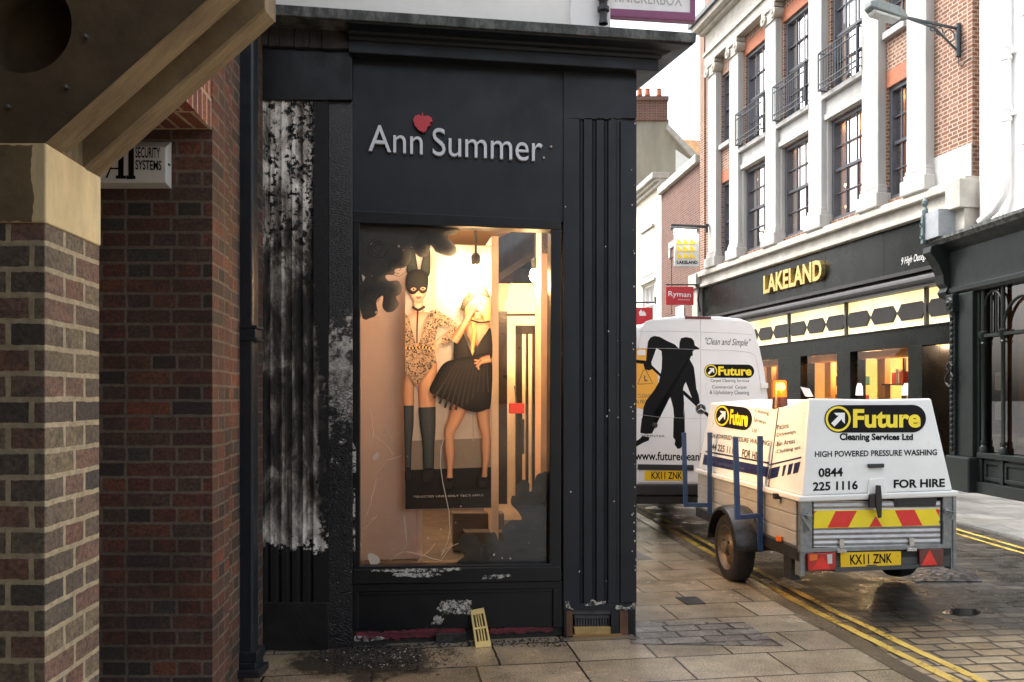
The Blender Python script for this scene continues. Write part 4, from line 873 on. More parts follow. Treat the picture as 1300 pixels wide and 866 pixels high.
def logo(parent, fn, asp=3.75):
    P_ = lambda x, y, h=0.0: fn(x / asp, y, h)
    m = MB(); pts = []
    for k in range(13): a = -math.pi / 2 + math.pi * k / 12; pts.append((asp - .5 + .5 * math.cos(a), .5 + .5 * math.sin(a)))
    for k in range(13): a = math.pi / 2 + math.pi * k / 12; pts.append((.5 + .5 * math.cos(a), .5 + .5 * math.sin(a)))
    m.face([P_(x, y, .002) for x, y in pts]); lb = m.build('logo', M_blackf, parent)
    m = MB(); N = 28
    for k in range(N):
        a0, a1 = 2 * math.pi * k / N, 2 * math.pi * (k + 1) / N
        m.face([P_(.5 + r * math.cos(a), .5 + r * math.sin(a), .004) for r, a in ((.46, a0), (.46, a1), (.38, a1), (.38, a0))][::-1])
    put_text(m, 'Future', lambda u, v, h: P_(1.04 + u * (asp - 1.25), .17 + v * .68, h + .002), .003, bold=.035, res=5); m.build('lettering', M_yel, lb)
    m = MB(); m.face([P_(x, y, .005) for x, y in ((.34, .72), (.74, .72), (.74, .32), (.63, .43), (.63, .50), (.36, .22), (.24, .34), (.52, .62), (.44, .62))]); m.build('arrow', M_arrow, lb)
vn = thing('van', (2.38, 10.5, 0), 'white high roof delivery van with a black silhouette of a cleaner on its rear doors', 'van')
VF = V((-.075, .997, 0)).normalized(); VR = V((VF.y, -VF.x, 0)); VO = V((2.385, 10.5, 0))
VPl = Plane(VO, -VF)
half = [(.865, .66), (.895, .95), (.905, 1.3), (.895, 1.78), (.85, 2.13), (.785, 2.43), (.715, 2.66), (.655, 2.745), (.53, 2.79), (.26, 2.815)]
def vsec(t, sw=1.0, top=1.0, zoff=0.0):
    pts = [(x * sw, .66 + (z - .66) * top) for x, z in half]; pts = pts + [(-x, z) for x, z in pts[::-1]]
    return [VO + VR * x + VF * t + V((0, 0, z)) for x, z in pts]
m = MB(); secs = [vsec(0, .985, .993), vsec(.03), vsec(4.0), vsec(4.5, .97, .9), vsec(5.0, .94, .42), vsec(5.7, .9, .32), vsec(5.85, .8, .2)]
n = len(secs[0]); vs = sum(secs, []); fs = [tuple(range(n))[::-1], tuple((len(secs) - 1) * n + i for i in range(n))]
for j in range(len(secs) - 1): fs += [(j * n + i, j * n + (i + 1) % n, (j + 1) * n + (i + 1) % n, (j + 1) * n + i) for i in range(n)]
m.add(vs, fs); m.build('body', M_vanw, vn, smooth=True)
LD = [(810.5, 613), (808.5, 560), (808.5, 470), (810.5, 438), (815, 416), (820, 408), (828, 405.5), (888.3, 404)]; LD += [(888.3, 613)]
RD = [(889.7, 613), (889.7, 404), (945, 407), (953, 410.5), (958, 418), (964, 445), (970, 480), (973.5, 520), (974, 613)]
for D_ in (LD, RD): m = MB(); m.prism(VPl, D_, -.03, .012); rd = m.build('rear_door', M_vanw, vn, bevel=.008)
m = MB()
for path in ([(809, 421), (850, 420.3), (888, 421.5)], [(809, 442), (850, 442.5), (888, 444)], [(890, 421.5), (930, 423), (955, 425)], [(890, 444), (930, 445), (952, 447.5), (959, 452), (963, 470), (967, 500)], [(809, 526), (840, 530), (888, 531.5)], [(890, 531.5), (972, 531)]):
    m.tube([VPl.at(x, y, .0125) for x, y in path], .0032, 4)
m.build('door_crease', pbr('crease_grey', (.5, .51, .52), .4), vn)
m = MB(); m.prism(VPl, [(870, 401.5), (870, 405), (903, 405.5), (903, 402)], -.02, .022); m.build('brake_light', pbr('dark_red_lens', (.12, .01, .012), .25, coat=.4), vn, bevel=.004)
m = MB(); m.prism(VPl, [(810, 589.5), (810, 596.5), (881, 597.5), (881, 590.5)], 0, .03); m.build('door_trim', M_blackp, vn, bevel=.006)
m = MB(); m.rect(VPl, 800, 615, 978, 629, -.2, .07); m.prism(VPl, [(800, 629), (812, 640), (965, 640), (978, 629)], -.2, .03); m.build('bumper', M_blackp, vn, bevel=.015)
m = MB(); m.rect(VPl, 818.5, 597.8, 873, 610, .01, .018); np_ = m.build('number_plate', M_plate, vn)
def plate_text(pl, par, bl, br, tr, tl, w):
    m = MB(); put_text(m, 'KX11 ZNK', on_plane(pl, bl, br, tr, tl, w), .001, bold=.02); m.build('lettering', M_blackf, par)
plate_text(VPl, np_, (827, 608), (866, 608.3), (866, 599.3), (827, 599), .0185)
def sil(mb, pts, w=.014): 
    q = [VPl.at(x, y, w) for x, y in pts]; mb.face(q)
z5 = lambda l: [(800 + x / 6.184, 390 + y / 6.184) for x, y in l]; z6 = lambda l: [(800 + x / 5.41, 520 + y / 5.41) for x, y in l]
m = MB(); body_ = z5([(300, 680), (320, 720), (338, 790), (345, 866)]) + z6([(298, 60), (295, 190), (310, 210), (305, 240), (325, 270), (345, 268), (365, 240), (365, 210), (376, 185), (374, 0)]) + z5([(420, 866), (424, 760), (416, 640), (425, 610), (437, 588), (450, 620), (480, 700), (515, 780), (545, 790), (548, 760), (538, 690), (520, 640), (512, 560), (500, 470), (468, 410), (478, 385), (492, 380), (490, 350), (500, 338), (545, 328), (540, 320), (508, 300), (500, 262), (480, 243), (440, 235), (400, 243), (388, 275), (384, 328), (350, 292), (290, 265), (230, 232), (190, 226), (160, 238), (140, 270), (132, 340), (125, 420), (105, 450), (115, 490), (150, 496), (172, 486), (235, 545), (225, 590), (190, 650), (125, 735), (104, 790), (97, 866)]) + z6([(80, 60), (70, 150), (70, 160), (108, 168), (150, 165), (165, 60), (172, 10)]) + z5([(190, 850), (235, 770), (275, 710)])
sil(m, body_); sil(m, z6([(85, 182), (134, 190), (128, 212), (90, 228), (45, 253), (30, 250), (30, 222), (60, 205)]), .0145)
sil(m, z5([(160, 440), (170, 425), (250, 510), (240, 545)]), .0142); sil(m, z5([(412, 680), (420, 652), (640, 860), (628, 880)]), .0142); sil(m, z5([(40, 438), (40, 412), (118, 420), (130, 440), (112, 446)]), .0142)
m.build('silhouette_print', M_blackf, vn)
m = MB()
sil(m, z5([(50, 325), (125, 325), (190, 325), (212, 470), (236, 838), (200, 838), (60, 790), (50, 790)]), .0128); m.build('yellow_print', M_orange, vn)
m = MB(); sil(m, z5([(206, 322), (246, 345), (250, 400), (247, 480), (240, 522), (205, 490), (170, 455), (166, 432), (184, 385)]), .0148); m.cut(); sil(m, z5([(55, 345), (75, 335), (120, 335), (122, 375), (60, 378)]), .0134); m.build('white_cutout', M_vanw, vn)
m = MB()
def line(mb, pl, pts, r, w): mb.tube([pl.at(x, y, w) for x, y in pts], r, 4)
line(m, VPl, z5([(60, 602), (105, 495), (125, 495), (178, 600), (60, 605)]), .004, .0134)
sil(m, z5([(108, 530), (122, 545), (118, 565), (140, 578), (138, 582), (112, 582)]), .0134)
m.cut(); put_text(m, 'CLEANING', on_plane(VPl, z5([(62, 712)])[0], z5([(190, 712)])[0], z5([(190, 680)])[0], z5([(62, 680)])[0], .0128), .0006); m.cut(); put_text(m, 'IN PROGRESS', on_plane(VPl, z5([(40, 760)])[0], z5([(215, 760)])[0], z5([(215, 726)])[0], z5([(40, 726)])[0], .0128), .0006)
m.build('warning_print', pbr('grey_print', (.12, .09, .05), .5), vn)
logo(vn, on_plane(VPl, (894, 479.5), (957.5, 480), (957.5, 463), (894, 462.5), .0125))
m = MB(); put_text(m, '"Clean and Simple"', on_plane(VPl, (895, 440), (953, 442), (953, 430.5), (895, 428.5), .0125), .001, shear=.35); m.cut(); put_text(m, 'Carpet Cleaning Services', on_plane(VPl, (902, 486), (951, 486.3), (951, 481.7), (902, 481.3), .0125), .001)
m.cut(); put_text(m, 'Commercial  Carpet', on_plane(VPl, (904, 494.5), (948, 494.8), (948, 489.5), (904, 489.2), .0125), .001); m.cut(); put_text(m, '& Upholstery Cleaning', on_plane(VPl, (901, 501.8), (951, 502.3), (951, 496), (901, 495.5), .0125), .001)
m.cut(); put_text(m, 'www.futurecleaning', on_plane(VPl, (806, 587.5), (902, 588.5), (902, 574.5), (806, 573), .0125), .001, bold=.02); m.cut(); put_text(m, 'SPRINTER', on_plane(VPl, z6([(78, 187)])[0], z6([(238, 190)])[0], z6([(238, 177)])[0], z6([(78, 172)])[0], .0125), .002)
m.build('lettering', M_blackf, vn)
c = VPl.at(889.5, 519, .014); m = MB(); m.lathe(c, -VF, [(.058, .0), (.068, .008), (.06, .014), (.054, .006)], 24)
for a in (90, 210, 330): m.tube([c - VF * .008, c - VF * .008 + (VR * math.cos(R(a)) + V((0, 0, 1)) * math.sin(R(a))) * .058], [.012, .004], 6)
m.build('star_badge', pbr('badge_chrome', (.55, .56, .58), .2, metal=.9), vn); m = MB(); m.lathe(c, -VF, [(.056, 0), (.056, .003), (0, .004)], 24); m.build('badge_disc', M_dark, vn)
m = MB(); m.lathe(VPl.at(831, 540, .012), -VF, [(.035, 0), (.035, .02), (.02, .03), (0, .03)], 14); m.build('door_lock', M_dark, vn)
m = MB(); m.rect(VPl, 966.5, 486, 975.5, 493, 0, .06); m.cut(); m.rect(VPl, 966.5, 560, 976, 567, 0, .06); m.build('hinge', M_whitep, vn, bevel=.006)
for s_ in (-1, 1):
    for t in (.95, 4.6):
        m = MB(); m.lathe(VO + VR * (.88 * s_) + VF * t + V((0, 0, .34)), VR * s_, [(.2, -.2), (.33, -.2), (.355, -.17), (.355, -.03), (.33, 0), (.21, .0)], 24); w_ = m.build('wheel', M_rubber, vn, smooth=True)
        m = MB(); m.lathe(VO + VR * (.88 * s_) + VF * t + V((0, 0, .34)), VR * s_, [(.21, -.02), (.19, -.05), (.08, -.03), (0, -.02)], 20); m.build('rim', M_grey, w_)
m = MB(); q = [VO + VR * x + VF * t + V((0, 0, .42)) for x, t in ((-.8, .15), (.8, .15), (.8, 5.4), (-.8, 5.4))]; m.loft([p + V((0, 0, .3)) for p in q], q); m.build('underbody', M_dark, vn)

# ---- trailer
tr_ = thing('trailer', (2.9, 8.0, 0), 'white lidded pressure washing trailer lettered for hire with an amber beacon', 'trailer')
Tr = V((1, .1, 0)).normalized(); Tf = V((-.1, 1, 0)).normalized(); TO = V((2.416, 6.95, 0)); TW, TL = 1.39, 2.72
def T(s, t, z): return TO + Tr * s + Tf * t + V((0, 0, z + .0215 * s))
def tbox(mb, s0, s1, t0, t1, z0, z1, mi=0): mb.hexa([T(s0, t0, z0), T(s1, t0, z0), T(s1, t1, z0), T(s0, t1, z0), T(s0, t0, z1), T(s1, t0, z1), T(s1, t1, z1), T(s0, t1, z1)], mi)
RP = plane3(T(0, 0, 0), T(1, 0, 0), T(0, 0, 1)); SP = plane3(T(0, 0, 0), T(0, 1, 0), T(0, 0, 1))
zr = .955; ex = .02
def alum_mat():
    t = NT('ribbed_aluminium'); sp = t.n('SeparateXYZ'); t.l(t.co(), sp.inputs[0]); w = t.math('SINE', t.math('MULTIPLY', sp.outputs[2], 140)); n = t.noise(t.mapping(t.co(), (3, 3, 14)), 4, 6)
    t.set(Base_Color=t.ramp(n, [(.3, (.36, .36, .36)), (.7, (.55, .55, .54))]), Metallic=.55, Roughness=.45); t.l(t.bump(w, .5, .012), t.b.inputs['Normal']); return t.m
M_alum = alum_mat(); M_galv = pbr('galvanised_steel', (.26, .28, .28), .5, metal=.55, var=.25, scale=22, bump=.08, dirt=.3, dirtcol=(.1, .1, .09)); M_alside = pbr('side_aluminium', (.50, .495, .48), .45, metal=.3, var=.12, scale=4, dirt=.3, dirtcol=(.24, .22, .19), stretch=(1, 1, 4))
m = MB(); tbox(m, 0, TW, .0, TL, .40, .50); m.build('chassis', M_dark, tr_)
m = MB(); tbox(m, .01, TW - .01, .03, TL - .02, .49, .52); m.build('bed', M_grey, tr_)
m = MB()
for z0, z1 in ((.50, .63), (.634, .775), (.779, .905)): tbox(m, .012, .04, .10, TL - .03, z0, z1)
m.build('side_board', M_alside, tr_, bevel=.008)
m = MB()
for z0, z1 in ((.50, .63), (.634, .775), (.779, .905)): tbox(m, TW - .04, TW - .012, .10, TL - .03, z0, z1)
m.build('side_board', M_alside, tr_, bevel=.008)
m = MB(); tbox(m, .03, TW - .03, TL - .05, TL - .02, .5, .905); m.build('front_board', M_alside, tr_)
m = MB(); m.rect(RP, 1033, 636, 1194, 695, -.03, -.004); m.build('tailboard', M_alum, tr_, bevel=.004)
for a, b in ((0, .11), (TW - .115, TW)):
    m = MB(); tbox(m, a, b, -.005, .03, .46, .905); tbox(m, a if a == 0 else b - .045, a + .045 if a == 0 else b, -.008, .09, .28, .47); tbox(m, a if a == 0 else b - .03, a + .03 if a == 0 else b, -.016, .0, .3, .905); m.build('corner_post', M_galv, tr_, bevel=.004)
m = MB(); m.prism(RP, [(1034, 648.5), (1033, 671), (1192, 667), (1193, 646)], -.004, .002); sb = m.build('hazard_board', M_yel, tr_)
m = MB()
for pts in ([(1061, 649), (1050.5, 670), (1077, 669.5), (1088, 648.5)], [(1112, 655), (1103.5, 669), (1120, 668.5)], [(1136, 648), (1145.5, 668), (1171, 667.2), (1161, 647.2)], [(1187.5, 646.8), (1192.5, 656), (1192.8, 646.5)], [(1034, 648.8), (1034, 652), (1037, 648.8)]): m.face([RP.at(x, y, .003) for x, y in pts])
m.build('red_stripe', pbr('red_reflective', (.72, .03, .025), .4, var=.06), sb)
m = MB(); m.prism(RP, [(1134, 633), (1136, 644), (1188, 643), (1190, 632)], -.004, .002); m.build('letter_slot', M_dark, tr_, bevel=.004)
m = MB(); m.prism(RP, [(1139, 637), (1139, 641), (1184, 640), (1184, 636)], .0, .008); m.build('slot_bar', M_blackp, tr_)
m = MB(); m.prism(RP, [(1016, 697), (1016, 702), (1206, 696), (1206, 691)], -.03, .02); m.build('rear_rail', M_galv, tr_, bevel=.003)
m = MB(); m.prism(RP, [(1022, 702), (1022, 726), (1206, 719), (1206, 697)], -.03, .0); m.prism(RP, [(1060, 721), (1060, 726.5), (1160, 722), (1170, 717)], -.05, .03); m.build('light_bar', pbr('light_bar_grey', (.06, .065, .065), .5, var=.3), tr_)
m = MB(); m.prism(RP, [(1067, 701.5), (1067.5, 721), (1144, 717.5), (1144, 700)], .0, .012); tp = m.build('number_plate', M_plate, tr_, bevel=.002)
plate_text(RP, tp, (1079.5, 717), (1132.5, 714.5), (1132.5, 702.5), (1079, 704.5), .0125)
m = MB(); m.face([RP.at(x, y, .0128) for x, y in ((1100, 717.4), (1100, 718.8), (1113, 718.2), (1113, 716.8))]); m.build('plate_mark', M_navy, tp)
m = MB(); m.prism(RP, [(1025.5, 703), (1026, 725), (1061, 723.5), (1061, 701.5)], .0, .03); l1 = m.build('tail_light', M_redl, tr_, bevel=.004)
m = MB(); m.face([RP.at(x, y, .0315) for x, y in ((1043, 704), (1031, 723), (1054, 722))]); m.build('reflector', M_redt, l1)
m = MB(); m.face([RP.at(x, y, .0312) for x, y in ((1028, 704), (1028, 712), (1038, 711), (1038, 704))]); m.build('indicator', M_amb, l1)
m = MB(); m.face([RP.at(x, y, .0312) for x, y in ((1050, 704), (1051, 716), (1056.5, 715.5), (1056.5, 703.5))]); m.build('reversing_lens', M_clear, l1)
m = MB(); m.prism(RP, [(1167, 698), (1168, 719.5), (1198, 718), (1198, 696.5)], .0, .03); l2 = m.build('tail_light', pbr('dim_red_lens', (.10, .015, .018), .2, coat=.6), tr_, bevel=.004)
m = MB(); m.face([RP.at(x, y, .0315) for x, y in ((1180, 697.5), (1169.5, 718), (1190, 717))]); m.build('reflector', M_redt, l2)
for cx, cy in ((1069, 690), (1158, 688)):
    m = MB(); m.prism(RP, [(cx - 3, cy - 5), (cx - 3, cy + 10), (cx + 3, cy + 10), (cx + 3, cy - 5)], .0, .02); m.prism(RP, [(cx - 6, cy + 8), (cx - 6, cy + 12), (cx + 6, cy + 12), (cx + 6, cy + 8)], .02, .035); m.build('tail_hinge', pbr('zinc_hinge', (.5, .5, .5), .3, metal=.8, var=.3, scale=30), tr_, bevel=.002)
m = MB(); m.prism(RP, [(1104, 644), (1105, 628), (1112, 627), (1112, 645)], .03, .06); m.prism(RP, [(1113, 616), (1112, 640), (1116, 658), (1119.5, 657), (1120, 634), (1118.5, 616.5)], .05, .07); m.prism(RP, [(1108, 630), (1108, 640), (1118, 638), (1118, 628)], .02, .05); m.build('lid_catch', pbr('catch_iron', (.035, .033, .03), .5, metal=.4, var=.4, scale=40), tr_, bevel=.003)
for cx, sg in ((1026, -1), (1200, 1)):
    m = MB(); m.lathe(RP.at(cx, 655 if sg < 0 else 648, .0), -Tf, [(.026, 0), (.026, .025), (.0, .03)], 12); m.tube([RP.at(cx, 655 if sg < 0 else 648, .03), RP.at(cx + 11 * sg, 652 if sg < 0 else 650, .035), RP.at(cx + (3 if sg < 0 else 8) * 1, 674 if sg < 0 else 660, .04)], .009, 6); m.tube([RP.at(cx - 2, 662, .03), RP.at(cx - 2, 678, .03)], .006, 6); m.build('post_latch', M_galv, tr_)
# lid
LA, LB, LC_ = (.131, TL - .12, 1.722), (.125, .70, 1.684), (.1385, .12, 1.778)
mir = lambda p: (TW - p[0], p[1], p[2] - .0215 * (TW - 2 * p[0]) * .0)
vs = [(ex, .0, zr), (TW - ex, .0, zr), (TW - ex, .68, zr), (TW - ex, TL - .02, zr), (ex, TL - .02, zr), (ex, .68, zr), LC_, LB, LA, mir(LC_), mir(LB), mir(LA), (TW / 2, .12, 1.765), (TW / 2, .70, 1.762), (TW / 2, TL - .12, 1.765)]
vs = [T(*v) if v[2] < 1 else T(v[0], v[1], v[2] - .0215 * v[0] * (1 if v[0] < .7 else 1)) for v in vs]
m = MB(); m.add(vs, [(0, 1, 9, 12, 6), (5, 0, 6, 7), (4, 5, 7, 8), (1, 2, 10, 9), (2, 3, 11, 10), (3, 4, 8, 14, 11), (6, 12, 13, 7), (12, 9, 10, 13), (7, 13, 14, 8), (13, 10, 11, 14), (0, 5, 4, 3, 2, 1)])
m.build('lid', M_grp, tr_, bevel=.018)
m = MB(); tbox(m, -.015, TW + .015, -.025, TL, zr - .05, zr - .0); m.build('lid_rim', M_grp, tr_, bevel=.012)
LR = plane3(vs[0], vs[1], vs[6]); LSf = plane3(vs[5], vs[4], vs[7]); LSr = plane3(vs[5], vs[0], vs[7])
m = MB(); m.tube([vs[5] + V((-.003, 0, 0)), vs[7] + V((-.003, 0, 0))], .006, 6); m.build('lid_seam', M_seam, tr_)
logo(tr_, on_plane(LR, (1046.5, 549.5), (1175.5, 549), (1175.5, 514), (1046.5, 514.5), .001), 3.75)
m = MB()
def tx(s, pl, x0, y0, x1, y1, h, **k):
    w = k.pop('w', .001); hr = k.pop('hr', h); m.cut(); put_text(m, s, on_plane(pl, (x0, y0), (x1, y1), (x1, y1 - hr), (x0, y0 - h), w), .001, **k)
tx('Cleaning Services Ltd', LR, 1066, 561.8, 1159, 561, 12, hr=10, bold=.04); tx('HIGH POWERED PRESSURE WASHING', LR, 1034.5, 580.5, 1189.5, 578, 7.6, bold=.022); tx('0844', LR, 1039, 606, 1070, 605, 11.5, bold=.03); tx('225 1116', LR, 1032, 623.5, 1089, 621.5, 11.5, bold=.03); tx('FOR HIRE', LR, 1134.5, 620, 1199.5, 618.5, 11, bold=.035)
m.build('lettering', M_blackf, tr_)
m = MB()
z1t = lambda x, y: (880 + x / 6.66, 470 + y / 6.66)
def txs(s, pl, bl, br, tr2, tl2, **k): m.cut(); put_text(m, s, on_plane(pl, z1t(*bl), z1t(*br), z1t(*tr2), z1t(*tl2), .002), .001, **k)
txs('Cleaning', LSf, (522, 365), (638, 390), (642, 345), (528, 320)); txs('Services', LSf, (510, 435), (615, 460), (622, 425), (516, 395)); txs('Ltd', LSf, (498, 522), (536, 530), (540, 492), (503, 483))
txs('HIGH POWERED PRESSURE WASHING', LSf, (122, 566), (640, 640), (646, 595), (130, 530), bold=.01); txs('0844 225 1116', LSf, (118, 665), (362, 716), (368, 655), (128, 610), bold=.02); txs('FOR HIRE', LSf, (410, 735), (580, 765), (588, 700), (418, 665), bold=.02)
for s_, y in (('-Patios', 0), ('-Driveways', 68), ('-Bin Areas', 140), ('-Cladding etc', 210)):
    w_ = {0: 112, 68: 172, 140: 165, 210: 212}[y]; txs(s_, LSr, (696, 508 + y), (696 + w_, 508 + y - w_ * .2), (696 + w_, 466 + y - w_ * .2), (696, 466 + y), bold=.005)
m.build('lettering', pbr('brown_black_print', (.02, .014, .012), .5), tr_)
logo(tr_, on_plane(LSf, z1t(175, 468), z1t(492, 520), z1t(505, 322), z1t(190, 288), .002), 2.3)
m = MB()
def st(pl, *pts): m.face([pl.at(*z1t(x, y), .002) for x, y in pts])
st(LSf, (105, 680), (103, 693), (640, 793), (642, 778)); st(LSf, (92, 712), (80, 795), (625, 905), (640, 820)); st(LSr, (642, 795), (641, 808), (912, 745), (915, 730))
for a, b in ((642, 735), (762, 788), (808, 846), (856, 908)): st(LSr, (a, 835 - (a - 642) * .22), (a - 14, 925 - (a - 642) * .22), (b - 22, 905 - (b - 642) * .22 + 18), (b, 830 - (b - 642) * .22))
m.build('navy_stripe', M_navy, tr_)
m = MB(); put_text(m, 'Total-Fluid Cleaning', on_plane(LSf, z1t(185, 800), z1t(430, 850), z1t(432, 818), z1t(188, 768), .003), .001, shear=.2); m.build('lettering', pbr('grey_blue_print', (.12, .13, .22), .5), tr_)
m = MB(); m.prism(LR, [(1103, 589), (1104, 594), (1123, 593.5), (1123, 588.5)], .0, .03); m.build('lid_handle', M_blackp, tr_, bevel=.006)
m = MB(); m.prism(LR, [(1104, 608), (1102, 628), (1126, 627), (1123, 606)], .0, .02); m.build('catch_plate', M_grp, tr_, bevel=.01)
m = MB(); bb = T(.18, .80, 1.715); bb.z = 1.728
m.lathe(bb, (0, 0, 1), [(0, -.05), (.072, -.05), (.066, .04), (.062, .06), (0, .06)], 20); bc = m.build('beacon', pbr('beacon_base', (.045, .015, .012), .4), tr_, smooth=True)
tb = NT('amber_beacon'); tb.set(Base_Color=(.8, .10, .006), Roughness=.2); tb.b.inputs['Emission Color'].default_value = (1, .085, .003, 1); tb.b.inputs['Emission Strength'].default_value = .7
m = MB(); m.lathe(bb, (0, 0, 1), [(.062, .06), (.06, .2), (.052, .215), (0, .217)], 20); m.build('beacon_lens', tb.m, bc, smooth=True)
m = MB(); m.lathe(bb + V((-.012, -.062, .15)), (0, -.3, 1), [(0, -.032), (.034, -.02), (.04, .01), (.025, .035), (0, .04)], 12); m.build('beacon_flash', emis('beacon_glow', (1, .33, .02), 7), bc, smooth=True)
lamp('beacon_light', 'POINT', bb + V((0, -.15, .16)), 1.2, (1, .35, .05), tr_, .05)
m = MB(); pts = [RP.at(x, y, -.5) for x, y in ((1016, 491), (1022, 503), (1031, 503), (1026, 493))]; m.loft(pts, [p + V((.02, .02, -.004)) for p in pts]); m.build('lid_vent', M_grp, tr_)
# wheels and mudguards
for s_, c in ((-1, V((2.085, 8.1, .315))), (1, T(TW + .235, 1.15, .30))):
    ax = Tr * s_
    m = MB(); m.lathe(c, ax, [(.2, -.19), (.295, -.188), (.325, -.165), (.333, -.10), (.325, -.028), (.30, -.004), (.25, .004), (.218, -.006)], 36)
    w_ = m.build('wheel', M_rubber, tr_, smooth=True)
    m = MB(); m.lathe(c, ax, [(.219, -.004), (.212, -.002), (.205, -.03), (.185, -.062), (.125, -.045), (.10, -.02), (.066, -.018), (.062, .012), (.05, .022), (0, .022)], 36); ri = m.build('rim', pbr('rusty_steel', (.17, .145, .12), .45, metal=.5, var=.35, scale=18, dirt=.45, dirtcol=(.10, .05, .025)), w_, smooth=True)
    m = MB(); up = V((0, 0, 1)); fw = ax.cross(up)
    for k in range(14):
        a = 2 * math.pi * k / 14; d = fw * math.cos(a) + up * math.sin(a); e = -fw * math.sin(a) + up * math.cos(a); o = c + ax * -.043 + d * .155
        m.cut(); m.face([o + d * .02 * math.cos(q) + e * .016 * math.sin(q) + ax * (-.008 * math.cos(q)) for q in [i * math.pi / 4 for i in range(8)]])
    for k in range(4):
        a = 2 * math.pi * (k + .5) / 4; d = fw * math.cos(a) + up * math.sin(a); m.lathe(c + d * .085 - ax * .02, ax, [(.012, 0), (.012, .015), (0, .017)], 6)
    m.build('rim_hole', M_dark, ri)
    m = MB(); N = 18; ro = .40
    rings = []
    for k in range(N + 1):
        a = R(4 + 172 * k / N); d = Tf * math.cos(a) + up * math.sin(a) * .98
        rings.append([c + d * r - ax * .21 + ax * w for r, w in ((ro, 0), (ro + .012, .06), (ro + .012, .17), (ro - .005, .235), (ro - .03, .25))])
    m.add(sum(rings, []), [(k * 5 + i, k * 5 + 5 + i, k * 5 + 6 + i, k * 5 + 1 + i) for k in range(N) for i in range(4)])
    mg = m.build('mudguard', M_mud, tr_, smooth=True); md = mg.modifiers.new('thick', 'SOLIDIFY'); md.thickness = .012
m = MB(); m.tube([T(-.2, 1.15, .31), T(TW + .2, 1.15, .30)], .035, 8); tbox(m, .3, .42, 1.05, 1.25, .3, .42); tbox(m, TW - .42, TW - .3, 1.05, 1.25, .3, .42); m.build('axle', M_dark, tr_)
m = MB(); m.tube([T(.1, TL - .3, .43), T(TW / 2, TL + .75, .45)], .035, square=True); m.tube([T(TW - .1, TL - .3, .43), T(TW / 2, TL + .75, .45)], .035, square=True); m.build('drawbar', M_galv, tr_)
m = MB(); tbox(m, .02, .1, .2, .36, .2, .42); m.build('mud_flap', M_blackp, tr_)
M_blue = pbr('blue_rack_paint', (.018, .06, .17), .42, var=.25, scale=10, dirt=.2, dirtcol=(.06, .05, .04))
for (ti, to_, so_, zb0, zt0, zb1) in ((2.15, 2.25, -.27, .60, 1.40, .50), (.76, .70, -.27, .685, 1.425, .36)):
    m = MB(); m.tube([T(-.03, ti, zb1), T(-.03, ti, zt0)], .022, square=True); m.build('rack_post', M_blue, tr_)
    m = MB(); m.tube([T(so_, to_, zb0 - .02), T(so_ - .02, to_, zt0)], .022, square=True); m.build('rack_post', M_blue, tr_)
    m = MB(); m.tube([T(-.01, ti, zb0), T(so_, to_, zb0)], .021, square=True); m.build('rack_bar', M_blue, tr_)
m = MB(); m.prism(SP, [(985, 680), (985, 687), (990.5, 688), (990.5, 681)], .0, .02); m.build('side_marker', M_amb, tr_, bevel=.003)
m = MB(); m.prism(SP, [(981, 626), (981, 633), (984, 634), (984, 627)], .0, .05); m.build('board_catch', M_dark, tr_)
# ------------------------------------------------------------------ stone and brick department store, right side
LN = V((-.9815, -.1914, 0)); LU = V((-.1914, .9815, 0))
def Lf(y, z, w): return V((12.1 - .195 * y, y, z)) + LN * w
LP = Plane(Lf(20, 0, 0), LN)
M_lst = pbr('portland_stone', (.45, .447, .43), .75, var=.18, scale=2.5, bump=.1, dirt=.55, dirtcol=(.27, .26, .235), stretch=(1, 1, .2)); M_lst2 = pbr('weathered_stone', (.46, .44, .39), .8, var=.18, scale=4, bump=.12, dirt=.45, dirtcol=(.2, .19, .16))
M_bk3 = brick('orange_brick', [(.19, .075, .042), (.25, .11, .062), (.15, .065, .042), (.22, .09, .052), (.28, .14, .088)], (.42, .36, .29), stain=.08, ms=.012)
M_rubbed = pbr('rubbed_brick', (.34, .12, .06), .8, var=.2, scale=10)
M_fr = pbr('grey_window_paint', (.075, .078, .09), .45, var=.08)
M_sash = pbr('sash_paint', (.05, .053, .065), .45, var=.08)
def granite():
    t = NT('polished_granite'); P = t.co(); v = t.noise(P, 60, 4, .8); n = t.noise(P, 1.5, 4)
    t.set(Base_Color=t.mix(.6, t.ramp(v, [(.35, (.004, .0046, .004)), (.6, (.011, .0125, .011)), (.75, (.035, .037, .034))]), t.ramp(n, [(.3, .6), (.7, 1.4)]), 'MULTIPLY'), Roughness=t.ramp(n, [(.3, .2), (.7, .34)])); t.b.inputs['Specular IOR Level'].default_value = .22; return t.m
M_gran = granite()
M_orangew = pbr('warm_interior', (.60, .30, .12), .8, var=.2, scale=1.5); M_curt = pbr('net_curtain', (.66, .62, .58), .9, var=.2, scale=6, stretch=(6, 6, .3))
lk = thing('department_store', Lf(22, 0, 0), 'stone pilastered brick store with black granite shop front and gold letters', 'building')
ED = [17.75, 19.3, 21.55, 23.8, 26.05, 27.6]; PW = .60
YN, YFAR = 16.1, 28.55
